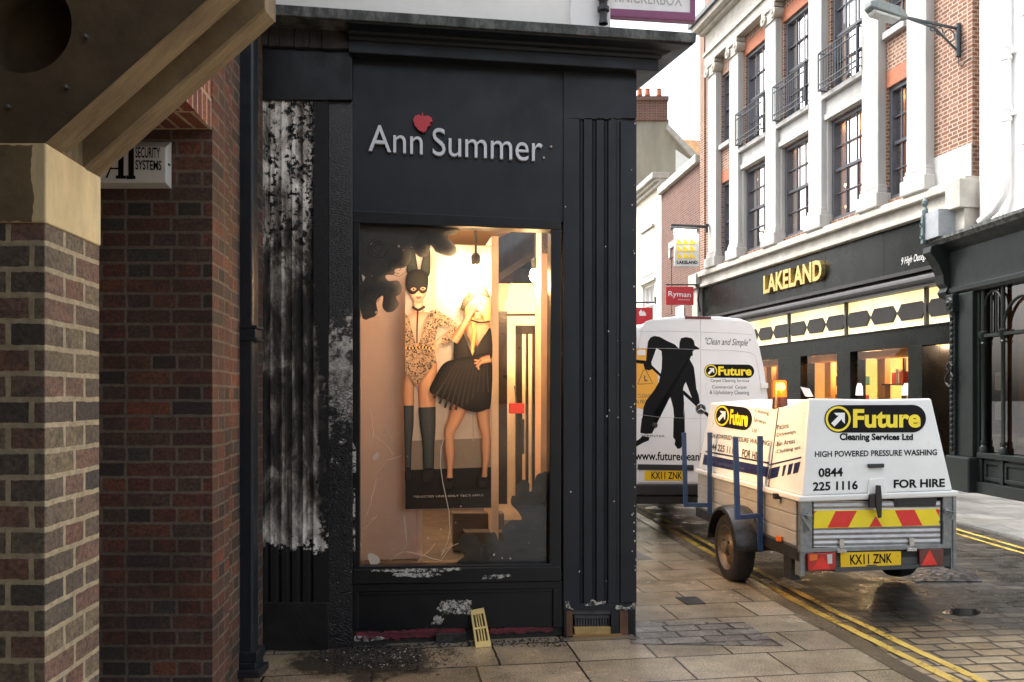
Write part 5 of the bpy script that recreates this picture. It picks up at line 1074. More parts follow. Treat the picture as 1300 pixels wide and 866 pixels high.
# brick carcass with real openings
opens = []
for i in range(5):
    a, b = ED[i] + .0, ED[i + 1] - PW
    wide = i in (1, 2, 3)
    opens.append((a + (.1 if wide else .2), b - (.06 if wide else .05), 6.22, 8.75)); opens.append((a + (.2 if wide else .2), b - (.1 if wide else .05), 9.42 if wide else 10.0, 12.25))
m = MB(); th = -.35
def wall(mb, fr, y0, y1, z0, z1, ops, w0, w1):
    ys = sorted({y0, y1} | {o[0] for o in ops} | {o[1] for o in ops}); zs = sorted({z0, z1} | {o[2] for o in ops} | {o[3] for o in ops})
    for i in range(len(ys) - 1):
        run = None
        for j in range(len(zs) - 1):
            cy, cz = (ys[i] + ys[i + 1]) / 2, (zs[j] + zs[j + 1]) / 2
            solid = not any(o[0] < cy < o[1] and o[2] < cz < o[3] for o in ops)
            if solid: run = (run[0], zs[j + 1]) if run else (zs[j], zs[j + 1])
            if (not solid or j == len(zs) - 2) and run: mb.fbox(fr, ys[i], ys[i + 1], run[0], run[1], w0, w1); run = None
wall(m, Lf, YN, YFAR, 5.8, 13.9, opens, th, 0)
m.build('brick_wall', M_bk3, lk)
m = MB(); m.fbox(Lf, YFAR - .35, YFAR, 0, 15, -6, .05); m.build('brick_pier', M_bk3, lk)
m = MB(); m.fbox(Lf, YN, YN + 1.1, 5.9, 6.75, -.2, .03)
for i in range(6):
    a, b = ED[i] - PW, ED[i]
    m.cut(); m.fbox(Lf, a, b, 6.2, 12.4, -.1, .20); m.fbox(Lf, a - .05, b + .05, 6.4, 6.52, -.1, .24); m.fbox(Lf, a - .09, b + .09, 6.08, 6.40, -.1, .30); m.fbox(Lf, a - .03, b + .03, 6.52, 6.6, -.1, .22)
m.build('pilaster', M_lst, lk, bevel=.02)
m = MB()
for i in range(6):   # ionic capitals: abacus, echinus, two volutes
    a, b = ED[i] - PW, ED[i]; m.cut(); m.fbox(Lf, a - .07, b + .07, 12.72, 12.84, -.1, .28); m.fbox(Lf, a + .02, b - .02, 12.4, 12.72, -.1, .235)
    for y in (a + .03, b - .03): m.lathe(Lf(y, 12.58, -.05), LN, [(.0, .0), (.15, .0), (.15, .34), (.10, .355), (.10, .34), (.05, .34), (.05, .37), (0, .37)], 16)
m.build('capital', M_lst2, lk, bevel=.01)
m = MB()
for i in range(5):
    a, b = ED[i], ED[i + 1] - PW
    m.cut()
    if i in (1, 2, 3):
        m.fbox(Lf, a, b, 8.76, 9.36, -.1, .08); m.fbox(Lf, a, b, 9.30, 9.42, -.1, .2); m.fbox(Lf, a, b, 8.78, 8.92, -.1, .13); m.fbox(Lf, a, a + .103, 6.1, 8.76, -.25, .06); m.fbox(Lf, b - .063, b, 6.1, 8.76, -.25, .06)
    else: m.fbox(Lf, a + .2, b - .02, 9.84, 9.99, -.1, .12)
m.build('stone_spandrel', M_lst, lk, bevel=.01)
m = MB()
for i in range(5):
    a, b = ED[i], ED[i + 1] - PW
    m.cut()
    if i in (1, 2, 3): m.fbox(Lf, a + .02, b - .02, 12.26, 12.62, -.05, .012)
    else: m.fbox(Lf, a + .1, b - .02, 8.76, 9.12, -.05, .012)
m.build('brick_lintel', M_rubbed, lk)
m = MB(); m.fbox(Lf, YN, 27.72, 12.85, 13.15, -.3, .27); m.fbox(Lf, YN, 27.75, 13.15, 13.25, -.3, .33); m.fbox(Lf, YN, 27.7, 13.25, 13.9, -.3, .24); m.fbox(Lf, YN, 27.85, 13.9, 14.02, -.3, .4); m.fbox(Lf, YN, 28.0, 14.02, 14.2, -.3, .62); m.build('entablature', M_lst2, lk, bevel=.01)
m = MB(); m.fbox(Lf, YN, 28.05, 14.2, 14.34, -.3, .72); m.build('lead_gutter', pbr('dark_lead', (.10, .105, .11), .5, var=.2), lk)
m = MB(); m.fbox(Lf, YN, 28.5, 14.34, 16.5, -.6, -.1); m.build('parapet', M_bk3, lk)
def sash(fr, a, b, z0, z1, cols, rows, par, w=-.12, mf=M_fr, ms=M_sash, gl=None):
    m = MB(); e = .09
    m.fbox(fr, a, a + e, z0, z1, w - .1, w + .06); m.fbox(fr, b - e, b, z0, z1, w - .1, w + .06); m.fbox(fr, a + e, b - e, z1 - e, z1, w - .1, w + .06); m.fbox(fr, a + e, b - e, z0, z0 + e, w - .1, w + .06)
    fo = m.build('window', mf, par)
    m = MB(); zm = (z0 + z1) / 2; m.fbox(fr, a + e, b - e, zm - .035, zm + .035, w - .02, w + .025)
    for k in range(1, cols): y = a + e + (b - a - 2 * e) * k / cols; m.fbox(fr, y - .016, y + .016, z0 + e, zm - .035, w - .035, w + .004); m.fbox(fr, y - .016, y + .016, zm + .035, z1 - e, w - .015, w + .018)
    for k in range(1, rows):
        if k * 2 == rows: continue
        z = z0 + e + (z1 - z0 - 2 * e) * k / rows; m.fbox(fr, a + e, b - e, z - .014, z + .014, w - .03, w + .012)
    m.build('glazing_bar', ms, fo)
    m = MB(); q = [fr(a, z0, w - .04), fr(b, z0, w - .04), fr(b, z1, w - .04), fr(a, z1, w - .04)]
    n = (q[1] - q[0]).cross(q[2] - q[0]); m.face(q if n.dot(EYE - q[0]) > 0 else q[::-1]); m.build('pane', gl or M_glass2, fo)
for i, (a, b, z0, z1) in enumerate(opens): sash(Lf, a, b, z0, z1, 3 if (i // 2) in (1, 2, 3) else 2, 4, lk)
m = MB()   # rooms behind the windows
m.fbox(Lf, YN, YFAR - .4, 5.82, 5.9, -4, -.36); m.fbox(Lf, YN, YFAR - .4, 9.2, 9.3, -4, -.36); m.fbox(Lf, YN, YFAR - .4, 5.9, 13.8, -4.1, -4); m.build('upper_room', M_orangew, lk)
m = MB()
for i in range(5):
    a, b = ED[i] + .2, ED[i + 1] - PW - .1
    for y0, y1 in ((a, a + .45), (b - .4, b)):
        m.cut()
        for k in range(6): f0 = y0 + (y1 - y0) * k / 6; m.face([Lf(f0, 6.2, -.42 - .05 * (k % 2)), Lf(f0 + (y1 - y0) / 6, 6.2, -.42 - .05 * ((k + 1) % 2)), Lf(f0 + (y1 - y0) / 6, 8.8, -.42 - .05 * ((k + 1) % 2)), Lf(f0, 8.8, -.42 - .05 * (k % 2))])
m.build('curtain', M_curt, lk)
m = MB()
for i in (1, 2, 3):
    a, b = ED[i] + .2, ED[i + 1] - PW - .2
    m.cut(); m.fbox(Lf, a, b, 9.45, 12.3, -.6, -.58)
m.build('blind', pbr('blue_grey_blind', (.09, .12, .17), .8, var=.4, scale=2), lk)
pend = emis('pendant_glow', (1, .75, .4), 16)
for n_, (px, py, wh) in enumerate(((966, 228, 'second'), (1077, 235, 'upper'), (1078, 262, 'lower'))):
    d = ray(px, py); y = (12.1) / (d.x + .195) + .8; 
    k = (12.1 + 1.2) / (d.x + .195); p = EYE + d * k
    lab = ['small glowing pendant lamp behind the middle first floor window of the pilastered store', 'small glowing pendant lamp, higher of two behind the nearest wide first floor window', 'small glowing pendant lamp, lower of two behind the nearest wide first floor window'][n_]
    o = thing('pendant_lamp', p, lab, 'lamp', 'pendant lamps on the first floor of the store'); m = MB(); m.lathe(p, (0, 0, 1), [(0, -.06), (.09, -.03), (.1, .02), (.03, .08), (0, .08)], 12); m.build('globe', pend, o, smooth=True); m = MB(); m.tube([p + V((0, 0, .08)), V((p.x, p.y, 9.2))], .01, 5); m.build('cord', M_dark, o)
for y in (17.4, 20, 22.3, 24.6, 27): lamp('room_light', 'POINT', Lf(y, 8.9, -1.6), 24, (1, .62, .3), lk, .3)
# balconies
for i in (1, 2, 3):
    a, b = ED[i] + .03, ED[i + 1] - PW - .03; m = MB(); r = .018
    for z in (9.52, 9.66, 10.28, 10.45): m.tube([Lf(a, z, .30), Lf(b, z, .30)], r, 6)
    N = 15
    for k in range(N + 1): y = a + (b - a) * k / N; m.tube([Lf(y, 9.5, .30), Lf(y, 10.45, .30)], .011 if 0 < k < N else .02, 5)
    for y in (a, b):
        m.tube([Lf(y, 10.45, .3), Lf(y, 10.45, -.05)], r, 6); m.tube([Lf(y, 9.52, .3), Lf(y, 9.52, -.05)], r, 6)
    for k in (3, 11):
        y = a + (b - a) * k / N; m.lathe(Lf(y, 9.44, .30), (0, 0, 1), [(0, -.07), (.05, -.03), (.05, .02), (.0, .06)], 8)
    m.build('balcony_railing', pbr('iron_railing', (.055, .06, .07), .45, var=.15) if i == 1 else bpy.data.materials['iron_railing'], lk)
# shop front
m = MB(); m.fbox(Lf, YN - .1, YFAR, 5.86, 5.99, -.3, .34); m.fbox(Lf, YN - .08, YFAR, 5.62, 5.86, -.3, .22); m.fbox(Lf, YN - .08, YFAR, 5.52, 5.62, -.3, .28); m.fbox(Lf, YN - .08, YFAR, 5.99, 6.08, -.3, .22)
m.fbox(Lf, YN - .15, YN + .25, 5.45, 6.0, -.2, .40); m.fbox(Lf, YN - .1, YN + .2, 4.4, 5.45, -.2, .26); m.fbox(Lf, YFAR - .35, YFAR + .1, .0, 5.5, -.2, .3); m.fbox(Lf, YFAR - .45, YFAR + .2, 5.5, 6.0, -.2, .4); m.build('shop_cornice', M_lst2, lk, bevel=.012)
m = MB()
ys = [YN + .22, 18.6, 20.9, 23.4, 25.8, YFAR - .36]
for i in range(5): m.cut(); m.fbox(Lf, ys[i] + .003, ys[i + 1] - .003, 4.5, 5.515, -.2, .12 + .001 * i)
m.build('granite_fascia', M_gran, lk, bevel=.002)
M_roll = pbr('dark_blind_box', (.03, .029, .028), .45, var=.2, scale=4)
m = MB(); m.fbox(Lf, YN, YFAR - .36, 4.42, 4.5, -.2, .2); m.tube([Lf(YN, 4.24, .12), Lf(YFAR - .36, 4.24, .12)], .12, 14); m.fbox(Lf, YN, YFAR - .36, 4.08, 4.13, -.2, .2); m.fbox(Lf, YN, YFAR - .36, 4.13, 4.42, -.2, .02); m.build('blind_box', M_roll, lk)
m = MB(); gr_z = 3.27
m.fbox(Lf, YN, YFAR - .36, 2.88, gr_z, -.2, .12); m.fbox(Lf, YN, YFAR - .36, gr_z, gr_z + .03, -.2, .15)
for a, b in ((17.36, 17.80), (19.86, 20.4), (22.05, 23.2), (25.1, 25.7), (27.9, 28.2)): m.cut(); m.fbox(Lf, a, b, 0, 2.88, -.3, .121)
m.fbox(Lf, 17.36, 17.42, 0, 2.88, -1.4, -.3)
for a, b in ((17.8, 19.86), (20.4, 22.05), (23.2, 25.1), (25.7, 27.9)): m.cut(); m.fbox(Lf, a, b, 0, .55, -.25, .1)
m.build('granite_surround', M_gran, lk, bevel=.003)
tp_ = NT('backlit_transom'); spx = tp_.noise(tp_.co(), 1.2, 3); tp_.set(Base_Color=(.8, .7, .4), Roughness=.3); tp_.l(tp_.ramp(spx, [(.3, (.85, .62, .24)), (.6, (1, .86, .50))]), tp_.b.inputs['Emission Color']); tp_.b.inputs['Emission Strength'].default_value = .36
m = MB(); m.fbox(Lf, YN + .02, YFAR - .37, gr_z + .03, 4.08, -.06, -.02); m.build('transom_light', tp_.m, lk)
M_hex = pbr('bronze_panel', (.02, .0165, .0145), .45, metal=.1, var=.12)
m = MB(); m2 = MB(); bays = [(16.2, 17.36), (17.36, 20.17), (20.17, 22.8), (22.8, 25.4), (25.4, 28.0)]
for a, b in bays:
    m2.cut(); m2.fbox(Lf, b - .035, b + .035, gr_z + .03, 4.08, -.05, .05)
    nh = 1 if b - a < 1.5 else 3; st_ = (b - a) / nh
    for k in range(nh):
        y0 = a + st_ * k; y1 = y0 + st_; g = .05; cx = .10; zz = (3.46, 3.83); zc_ = sum(zz) / 2
        pts = [(y0 + g + cx, zz[0]), (y1 - g - cx, zz[0]), (y1 - g, zc_ - .05), (y1 - g, zc_ + .05), (y1 - g - cx, zz[1]), (y0 + g + cx, zz[1]), (y0 + g, zc_ + .05), (y0 + g, zc_ - .05)]
        m.cut(); m.loft([Lf(y, z, .03) for y, z in pts], [Lf(y, z, -.01) for y, z in pts])
        m2.fbox(Lf, y1 - .07, y1 + .07, zc_ - .03, zc_ + .03, -.02, .02)
m.build('hexagon_panel', M_hex, lk, bevel=.004); m2.build('transom_bar', M_roll, lk)
# shop interior
M_shopw = pbr('shop_interior', (.75, .58, .32), .7, var=.15, scale=1); M_orange_w = pbr('timber_panel', (.55, .27, .06), .5, var=.25, scale=3, stretch=(1, 1, .2))
m = MB(); m.fbox(Lf, YN + .5, YFAR - .4, .0, .05, -3.5, -.3); m.fbox(Lf, 17.42, YFAR - .4, 3.0, 3.1, -3.5, -.3); m.fbox(Lf, 17.42, YFAR - .4, .05, 3, -3.6, -3.5); m.build('shop_room', M_shopw, lk)
m = MB()
for a, b in ((17.8, 19.86), (20.4, 22.05), (23.2, 25.1)):
    m.cut(); m.fbox(Lf, a + .0, b, 2.70, 2.87, -.5, -.1); m.fbox(Lf, b - .5, b - .22, .55, 2.7, -.6, -.45)
m.cut(); m.fbox(Lf, 20.7, 21.0, .55, 2.7, -.8, -.5); m.cut(); m.fbox(Lf, 23.2, 25.1, .55, 2.6, -.9, -.8); m.build('timber_lining', M_orange_w, lk)
m = MB()
for a, b in ((17.8, 19.86), (20.4, 22.05), (23.2, 25.1), (25.7, 27.9)): m.cut(); m.face([Lf(a, .55, .02), Lf(a, 2.88, .02), Lf(b, 2.88, .02), Lf(b, .55, .02)])
m.build('shop_pane', M_glass, lk)
for y, e in ((18.8, 34), (21.2, 110), (24.2, 40), (26.8, 26)): lamp('shop_light', 'POINT', Lf(y, 2.8, -1.3), e, (1, .68, .33), lk, .25)
rnd = random.Random(11); 
M_goods = [pbr('goods_' + n, c, .5) for n, c in (('red', (.5, .05, .03)), ('teal', (.05, .25, .28)), ('cream', (.7, .6, .45)), ('brown', (.16, .08, .03)), ('dark', (.03, .025, .02)))]
m = MB()
for _ in range(90):
    y = rnd.choice([rnd.uniform(17.9, 19.3), rnd.uniform(20.6, 21.9)]); z = rnd.choice([.6, 1.1, 1.6, 2.1]); s_ = rnd.uniform(.05, .16); w = -rnd.uniform(.5, 1.1)
    m.cut(); m.fbox(Lf, y, y + s_, z, z + rnd.uniform(.1, .4), w, w + s_, rnd.randrange(5))
for z in (.57, 1.07, 1.57, 2.07): m.cut(); m.fbox(Lf, 17.9, 19.4, z, z + .03, -1.15, -.4, 4)
for y in (17.95, 18.5, 19.0): m.cut(); m.fbox(Lf, y, y + .06, .55, 2.7, -.75, -.69, 4)
m.build('shelf_display', M_goods, lk)
m = MB(); e0 = [Lf(16.5, 0, -1.35), Lf(17.36, 0, -1.35)]; m.fbox(Lf, 16.1, 17.36, .9, 2.88, -1.4, -1.3); m.build('entry_wall', pbr('pink_marble', (.40, .25, .19), .35, var=.3, scale=6), lk)
m = MB(); m.fbox(Lf, 16.1, 17.36, .12, .9, -1.4, -1.28); m.build('entry_panel', M_orange_w, lk); lamp('entry_light', 'POINT', Lf(16.7, 2.95, -1.0), 30, (1, .7, .45), lk, .02)
m = MB(); m.fbox(Lf, YN, 17.36, 0, .12, -1.4, .05); m.build('entry_step', M_gran, lk)
m = MB()
aY, bY = 12.1 / ((979 - 650) / F + .195), 12.1 / ((1054 - 650) / F + .195)
put_text(m, 'LAKELAND', lambda u, v, h: Lf(aY * (1 - u) + bY * u, 4.76 + v * .52, .125 + h), .12, bold=.03, sp=1.02); m.build('lettering', M_gold, lk)
m = MB(); put_text(m, '9 High Ousegate', lambda u, v, h: Lf(18.0 * (1 - u) + 17.1 * u, 4.62 + v * .2, .127 + h), .002, shear=.3); m.build('lettering', pbr('white_script', (.7, .7, .68), .5), lk)
for px0, px1, which in ((1086, 1095.5, 'plain white window card, slimmer of the two in the granite shop front window'), (1144, 1157, 'white window card with small print, wider of two, above the trailer lid')):
    o = thing('window_card', LP.at((px0 + px1) / 2, 500, .03), which, 'card', 'white cards in the shop window'); m = MB(); c = (px0 + px1) / 2
    m.prism(LP, [(px0, 502), (px0 + 1, 492), (c - 2, 486.5), (c + 2, 486.5), (px1 - .5, 491), (px1, 502)][::-1], .022, .03); m.build('card', M_arrow, o)
# projecting signs and the lamp bracket on the store
def hang(px0, px1, py0, py1, Y): return Plane((0, Y, 0), (-.1, -1, 0))
HP = hang(0, 0, 0, 0, 28.0)
hsn = thing('hanging_sign', HP.at(872, 317), 'white projecting sign with yellow triangles and black name under a lit lamp', 'sign')
m = MB(); m.rect(HP, 856, 297, 888, 338.5, -.14, 0); m.build('board', pbr('sign_board', (.62, .62, .60), .5), hsn, bevel=.01)
m = MB()
for r_ in range(3):
    for k in range(3): x, y = 859.5 + k * 8.3, 302 + r_ * 9; m.cut(); m.prism(HP, [(x, y), (x, y + 8), (x + 8, y + 8)], .0, .012)
m.build('triangle_emblem', pbr('sign_yellow', (.85, .60, .03), .5), hsn)
m = MB(); put_text(m, 'LAKELAND', on_plane(HP, (859.5, 335.2), (885.5, 335.2), (885.5, 331), (859.5, 331), .004), .002, bold=.04); m.build('lettering', M_blackf, hsn)
m = MB(); m.tube([HP.at(852, 286, -.05), HP.at(898, 288, -.05)], .05, 10); m.tube([HP.at(898, 288, -.05), HP.at(904, 279, -.3)], .03, 8); m.prism(HP, [(896, 284), (896, 295), (899, 295), (899, 284)], -.1, .0); m.build('bracket', M_dark, hsn)
m = MB(); m.tube([HP.at(851, 290, .12), HP.at(887, 292.5, .12)], .075, 10); lh = m.build('lamp_housing', pbr('lamp_grey', (.12, .12, .12), .4, metal=.4), hsn)
m = MB(); m.prism(HP, [(856, 290.5), (856, 296), (884, 297), (884, 292)], .05, .2); m.build('lamp_tube', emis('sign_lamp_glow', (1, .90, .72), 6), lh)
RPn = hang(0, 0, 0, 0, 28.6)
ry = thing('hanging_sign', RPn.at(863, 375), 'red projecting stationer sign with white serif lettering below the triangle sign', 'sign')
M_rs = pbr('red_sign', (.55, .02, .03), .4, var=.05)
m = MB(); m.rect(RPn, 845.5, 364, 880.5, 387, -.1, 0); m.build('board', M_rs, ry, bevel=.01)
m = MB(); put_text(m, 'Ryman', on_plane(RPn, (848.5, 378), (877, 379.5), (877, 371), (848.5, 369.5), .003), .002, bold=.01); m.cut(); put_text(m, 'stationery', on_plane(RPn, (861, 381.5), (876, 382), (876, 379.8), (861, 379.3), .003), .002); m.build('lettering', M_arrow, ry)
m = MB(); m.tube([RPn.at(845, 361.5, -.05), RPn.at(888, 361.5, -.05)], .025, 8); m.tube([RPn.at(882, 361.5, -.05), RPn.at(888, 366, -.05), RPn.at(886, 380, -.05), RPn.at(889, 396, -.05)], .03, 8); m.build('bracket', M_dark, ry)
RS = hang(0, 0, 0, 0, 33)
rs_ = thing('hanging_sign', RS.at(819, 395), 'small red sign with a white flame half hidden behind the van roof', 'sign'); m = MB(); m.rect(RS, 800, 390.5, 828.5, 412, -.1, 0); m.build('board', M_rs, rs_, bevel=.01)
m = MB(); m.prism(RS, [(812, 401), (811, 396.5), (814, 393), (815.5, 396), (817, 394.5), (820, 398), (820, 401)], .0, .01); m.build('flame_emblem', M_arrow, rs_); m = MB(); m.tube([RS.at(800, 384, -.05), RS.at(833, 384, -.05)], .03, 8); m.tube([RS.at(832, 377, -.05), RS.at(832, 386, -.05)], .03, 8); m.build('bracket', M_dark, rs_)
# street lamp on the brick end
b0 = Lf(16.42, 9.0, .05)
sl2 = thing('street_lamp', b0, 'grey street lantern on an ornate dark wall bracket against orange brick', 'street lamp')
M_iron = pbr('bracket_iron', (.035, .05, .06), .45, var=.2)
tip = b0 + LN * 1.15 + V((0, .0, .22)); m = MB()
m.tube([b0 + V((0, 0, -.45)), b0 + V((0, 0, .2))], .05, 8); m.tube([b0 + V((0, 0, .10)), tip], .03, 8); m.tube([b0 + V((0, 0, -.35)), b0.lerp(tip, .45) + V((0, 0, -.03)), tip], .022, 8)
for f, r_ in ((.17, .12), (.36, .075), (.5, .05)):
    c = b0.lerp(tip, f) + V((0, 0, -.02 - r_ * .6)); m.tube([c + (LN * math.cos(a) + V((0, 0, 1)) * math.sin(a)) * r_ for a in [k * math.pi / 7 for k in range(15)]], .012, 6)
m.build('bracket', M_iron, sl2)
h0 = tip; h1 = tip + LN * .85 + V((0, 0, .16)); m = MB(); d = (h1 - h0).normalized(); sd_ = d.cross(V((0, 0, 1))).normalized()
def lsec(f, hw, hh, up_): c = h0.lerp(h1, f); return [c - sd_ * hw + V((0, 0, -hh + up_)), c + sd_ * hw + V((0, 0, -hh + up_)), c + sd_ * hw * .9 + V((0, 0, hh * .6 + up_)), c + sd_ * hw * .4 + V((0, 0, hh + up_)), c - sd_ * hw * .4 + V((0, 0, hh + up_)), c - sd_ * hw * .9 + V((0, 0, hh * .6 + up_))]
ss = [lsec(.0, .05, .05, 0), lsec(.12, .11, .08, .02), lsec(.3, .16, .12, .02), lsec(.85, .16, .11, .02), lsec(1, .11, .06, .01)]
vs = sum(ss, []); fs = [tuple(range(6))[::-1], tuple(range(24, 30))]
for j in range(4): fs += [(j * 6 + i, j * 6 + (i + 1) % 6, j * 6 + 6 + (i + 1) % 6, j * 6 + 6 + i) for i in range(6)]
m.add(vs, fs); m.build('lantern', pbr('lantern_grey', (.15, .18, .18), .5, var=.2, scale=10), sl2, bevel=.02)
m = MB(); q = [h0.lerp(h1, f) + sd_ * s_ + V((0, 0, -.10)) for f, s_ in ((.22, -.13), (.22, .13), (.92, .13), (.92, -.13))]; m.loft(q, [p + V((0, 0, -.07)) + (h0.lerp(h1, .57) - p) * .15 for p in q]); m.build('diffuser', pbr('lamp_diffuser', (.42, .44, .43), .3), sl2, bevel=.02)
m = MB(); m.tube([b0 + V((0, 0, -.45)), b0 + V((0, -.02, -.6)), b0 + V((.02, -.08, -.68)), b0 + V((.05, -.3, -.62)), Lf(16.1, 8.4, .03)], .012, 6); m.build('cable', M_dark, sl2)

# ------------------------------------------------------------------ white building with a dark green shop front, far right
GN = V((-1, -.0476, 0)).normalized(); GU = V((-.0476, 1, 0)).normalized()
GS = .964
def Gf(y, z, w):
    z = 1.78 + (z - 1.78) * GS if z > .62 else z * (1.78 + (.62 - 1.78) * GS) / .62
    return V((9.883 * GS - .0476 * y * GS, y * GS, z)) + GN * w
GP = Plane(Gf(15, 0, 0), GN)
gb = thing('corner_shop', Gf(15, 0, 0), 'white painted building with a dark green traditional shop front', 'shop')
M_grn = pbr('dark_green_paint', (.009, .0125, .0118), .42, var=.15, scale=4, bump=.04, spec=.25); M_grn2 = pbr('greyed_green_paint', (.020, .027, .025), .45, var=.15, scale=4)
M_wht = pbr('white_render', (.80, .80, .79), .6, var=.03, scale=3, bump=.03)
yn, yf_ = 8.0, 16.45
m = MB(); ow = (13.3, 14.98, 6.55, 8.75); wall(m, Gf, yn, yf_, 5.1, 13, [ow, (10.2, 11.9, 6.55, 8.75)], -.6, -.22); m.build('upper_wall', M_wht, gb)
m = MB(); m.fbox(Gf, yn, yf_, 5.1, 13, -3, -.9); m.fbox(Gf, yf_ - .3, yf_, 0, 5.1, -6, -.3); m.fbox(Gf, yn, yf_ - .3, 0, 4.9, -3.1, -3); m.build('back_wall', pbr('room_dark', (.07, .05, .04), .8), gb)
m = MB()
for k in range(5): m.fbox(Gf, 15.82 + k * .12, 15.90 + k * .12, 5.2, 13, -.23, -.17)
m.fbox(Gf, 15.74, 16.45, 5.1, 13, -.3, -.195); m.build('fluted_strip', M_wht, gb, bevel=.012)
sash(Gf, *ow, 2, 4, gb, w=-.32, mf=M_whitep, ms=M_whitep)
m = MB(); m.fbox(Gf, 13.15, 15.12, 6.38, 6.55, -.3, -.1); m.fbox(Gf, 14.98, 15.1, 6.55, 8.85, -.3, -.18); m.fbox(Gf, 13.1, 15.16, 8.75, 8.9, -.3, -.12); m.build('window_surround', M_wht, gb, bevel=.012)
m = MB(); px_ = 15.5
m.tube([Gf(px_, 12.5, -.12), Gf(px_, 6.0, -.12), Gf(px_ + .03, 5.6, -.1), Gf(15.75, 5.35, -.05), Gf(16.1, 5.2, .0)], .075, 12)
for z in (8.1, 6.95): m.lathe(Gf(px_, z, -.12), (0, 0, 1), [(.075, 0), (.1, .01), (.1, .06), (.085, .08), (.085, .2), (.1, .22), (.1, .27), (.075, .28)], 14); m.fbox(Gf, px_ - .14, px_ + .14, z + .1, z + .2, -.22, -.14)
m.build('rainwater_pipe', M_wht, gb, smooth=True)
# shop cornice (sweeps past the end of the store)
def sweepG(prof, y0, y1, name, mat, bev=0):
    m = MB(); n = len(prof); vs = [Gf(y0, z, w) for w, z in prof] + [Gf(y1, z, w) for w, z in prof]
    m.add(vs, [(i, n + i, n + i + 1, i + 1) for i in range(n - 1)] + [tuple(range(n))[::-1], tuple(range(n, 2 * n))]); return m.build(name, mat, gb, bevel=bev)
sweepG([(-.4, 4.92), (.30, 4.92), (.34, 4.98), (.36, 5.0), (.36, 5.06), (-.4, 5.22)], yn, 17.35, 'lead_flashing', M_lead)
sweepG([(-.3, 3.86), (.1, 3.86), (.14, 3.92), (.14, 4.0), (.10, 4.03), (.10, 4.1), (.12, 4.75), (.2, 4.82), (.28, 4.9), (.3, 4.92), (-.3, 4.92)], yn, 16.95, 'fascia', M_grn)
m = MB()  # scrolled console at the end of the fascia
pr = [(.02, 3.82), (.16, 3.86), (.2, 3.95), (.15, 4.04), (.22, 4.12), (.24, 4.3), (.32, 4.5), (.42, 4.66), (.50, 4.76), (.48, 4.88), (.38, 4.92), (.02, 4.92)]
m.loft([Gf(17.25, z, w) for w, z in pr], [Gf(16.95, z, w) for w, z in pr]); m.build('console', M_grn, gb, bevel=.012)
m = MB(); m.fbox(Gf, 16.8, 17.3, 5.06, 5.62, .0, .42); m.build('lead_box', pbr('pale_lead', (.26, .28, .30), .5, var=.2, scale=4, bump=.1), gb, bevel=.01)
m = MB(); m.fbox(Gf, 17.3, 17.36, 4.98, 5.6, .0, .45); m.lathe(Gf(17.33, 5.62, .4), (0, 0, 1), [(.06, -.1), (.06, .08), (.03, .14), (.06, .2), (.06, .26), (.02, .33), (0, .34)], 10); m.fbox(Gf, 17.29, 17.37, 5.0, 5.6, .40, .47)
for z in (5.15, 5.4): m.lathe(Gf(17.33, z, .47), GN, [(.05, 0), (.05, .02), (.03, .02), (.03, .0)], 10)
m.build('finial_panel', pbr('panel_green', (.10, .14, .14), .5), gb, bevel=.008)
m = MB(); m.fbox(Gf, 16.05, 16.85, 0, .62, -.2, .26); m.build('pilaster_base', M_grn, gb, bevel=.03)
m = MB(); m.fbox(Gf, 16.12, 16.62, .62, 3.86, -.2, .14); m.fbox(Gf, 16.62, 16.8, .62, 3.86, -.2, .20); m.fbox(Gf, 16.05, 16.12, .62, 3.86, -.2, .06); m.fbox(Gf, 16.58, 16.84, 3.5, 3.86, -.2, .26); m.build('pilaster', M_grn, gb, bevel=.012)
m = MB(); rnd = random.Random(2); y = 16.81
for k in range(24):
    z = .75 + k * .115
    m.lathe(Gf(16.71, z, .20), GN, [(.06, -.02), (.05, .02), (.02, .035), (0, .035)], 8); m.tube([Gf(16.66, z + .03, .205), Gf(16.71, z + .07, .225), Gf(16.77, z + .03, .205)], .012, 5)
for s_ in (-1, 1):
    m.tube([Gf(16.71 + s_ * .02, 2.0, .23), Gf(16.71 + s_ * .12, 2.08, .25), Gf(16.71 + s_ * .13, 2.2, .25), Gf(16.71 + s_ * .04, 2.3, .23), Gf(16.71 + s_ * .11, 2.42, .25), Gf(16.71, 2.5, .23)], .022, 6)
m.lathe(Gf(16.71, 3.68, .26), GN, [(.13, 0), (.10, .03), (.06, .03), (.03, .06), (0, .06)], 12); m.build('carved_ornament', M_grn, gb)
m = MB(); m.fbox(Gf, yn, 16.05, 0, .2, -.2, .12); m.fbox(Gf, yn, 16.05, .2, .62, -.2, .02); m.fbox(Gf, yn, 16.06, .62, .72, -.2, .1)
for a, b in ((15.42, 15.9), (14.3, 15.3), (12.6, 14.1), (10.5, 12.4)):
    for q in ((a, b, .24, .30), (a, b, .52, .58), (a, a + .06, .3, .52), (b - .06, b, .3, .52)): m.fbox(Gf, q[0], q[1], q[2], q[3], .02, .05)
for y in (16.0, 15.36, 14.2, 12.5): m.fbox(Gf, y - .05, y + .05, .2, .62, .02, .07)
m.build('stall_riser', M_grn, gb, bevel=.008)
m = MB()
for y in (15.95, 15.36, 14.2, 12.5, 10.4):
    m.cut(); m.lathe(Gf(y, .72, .03), (0, 0, 1), [(.07, 0), (.07, .1), (.04, .14), (.055, .2), (.035, .24), (.035, 2.0), (.055, 2.03), (.035, 2.06), (.05, 2.1), (.08, 2.18), (.08, 2.24), (.04, 2.26), (.035, 3.14)], 12)
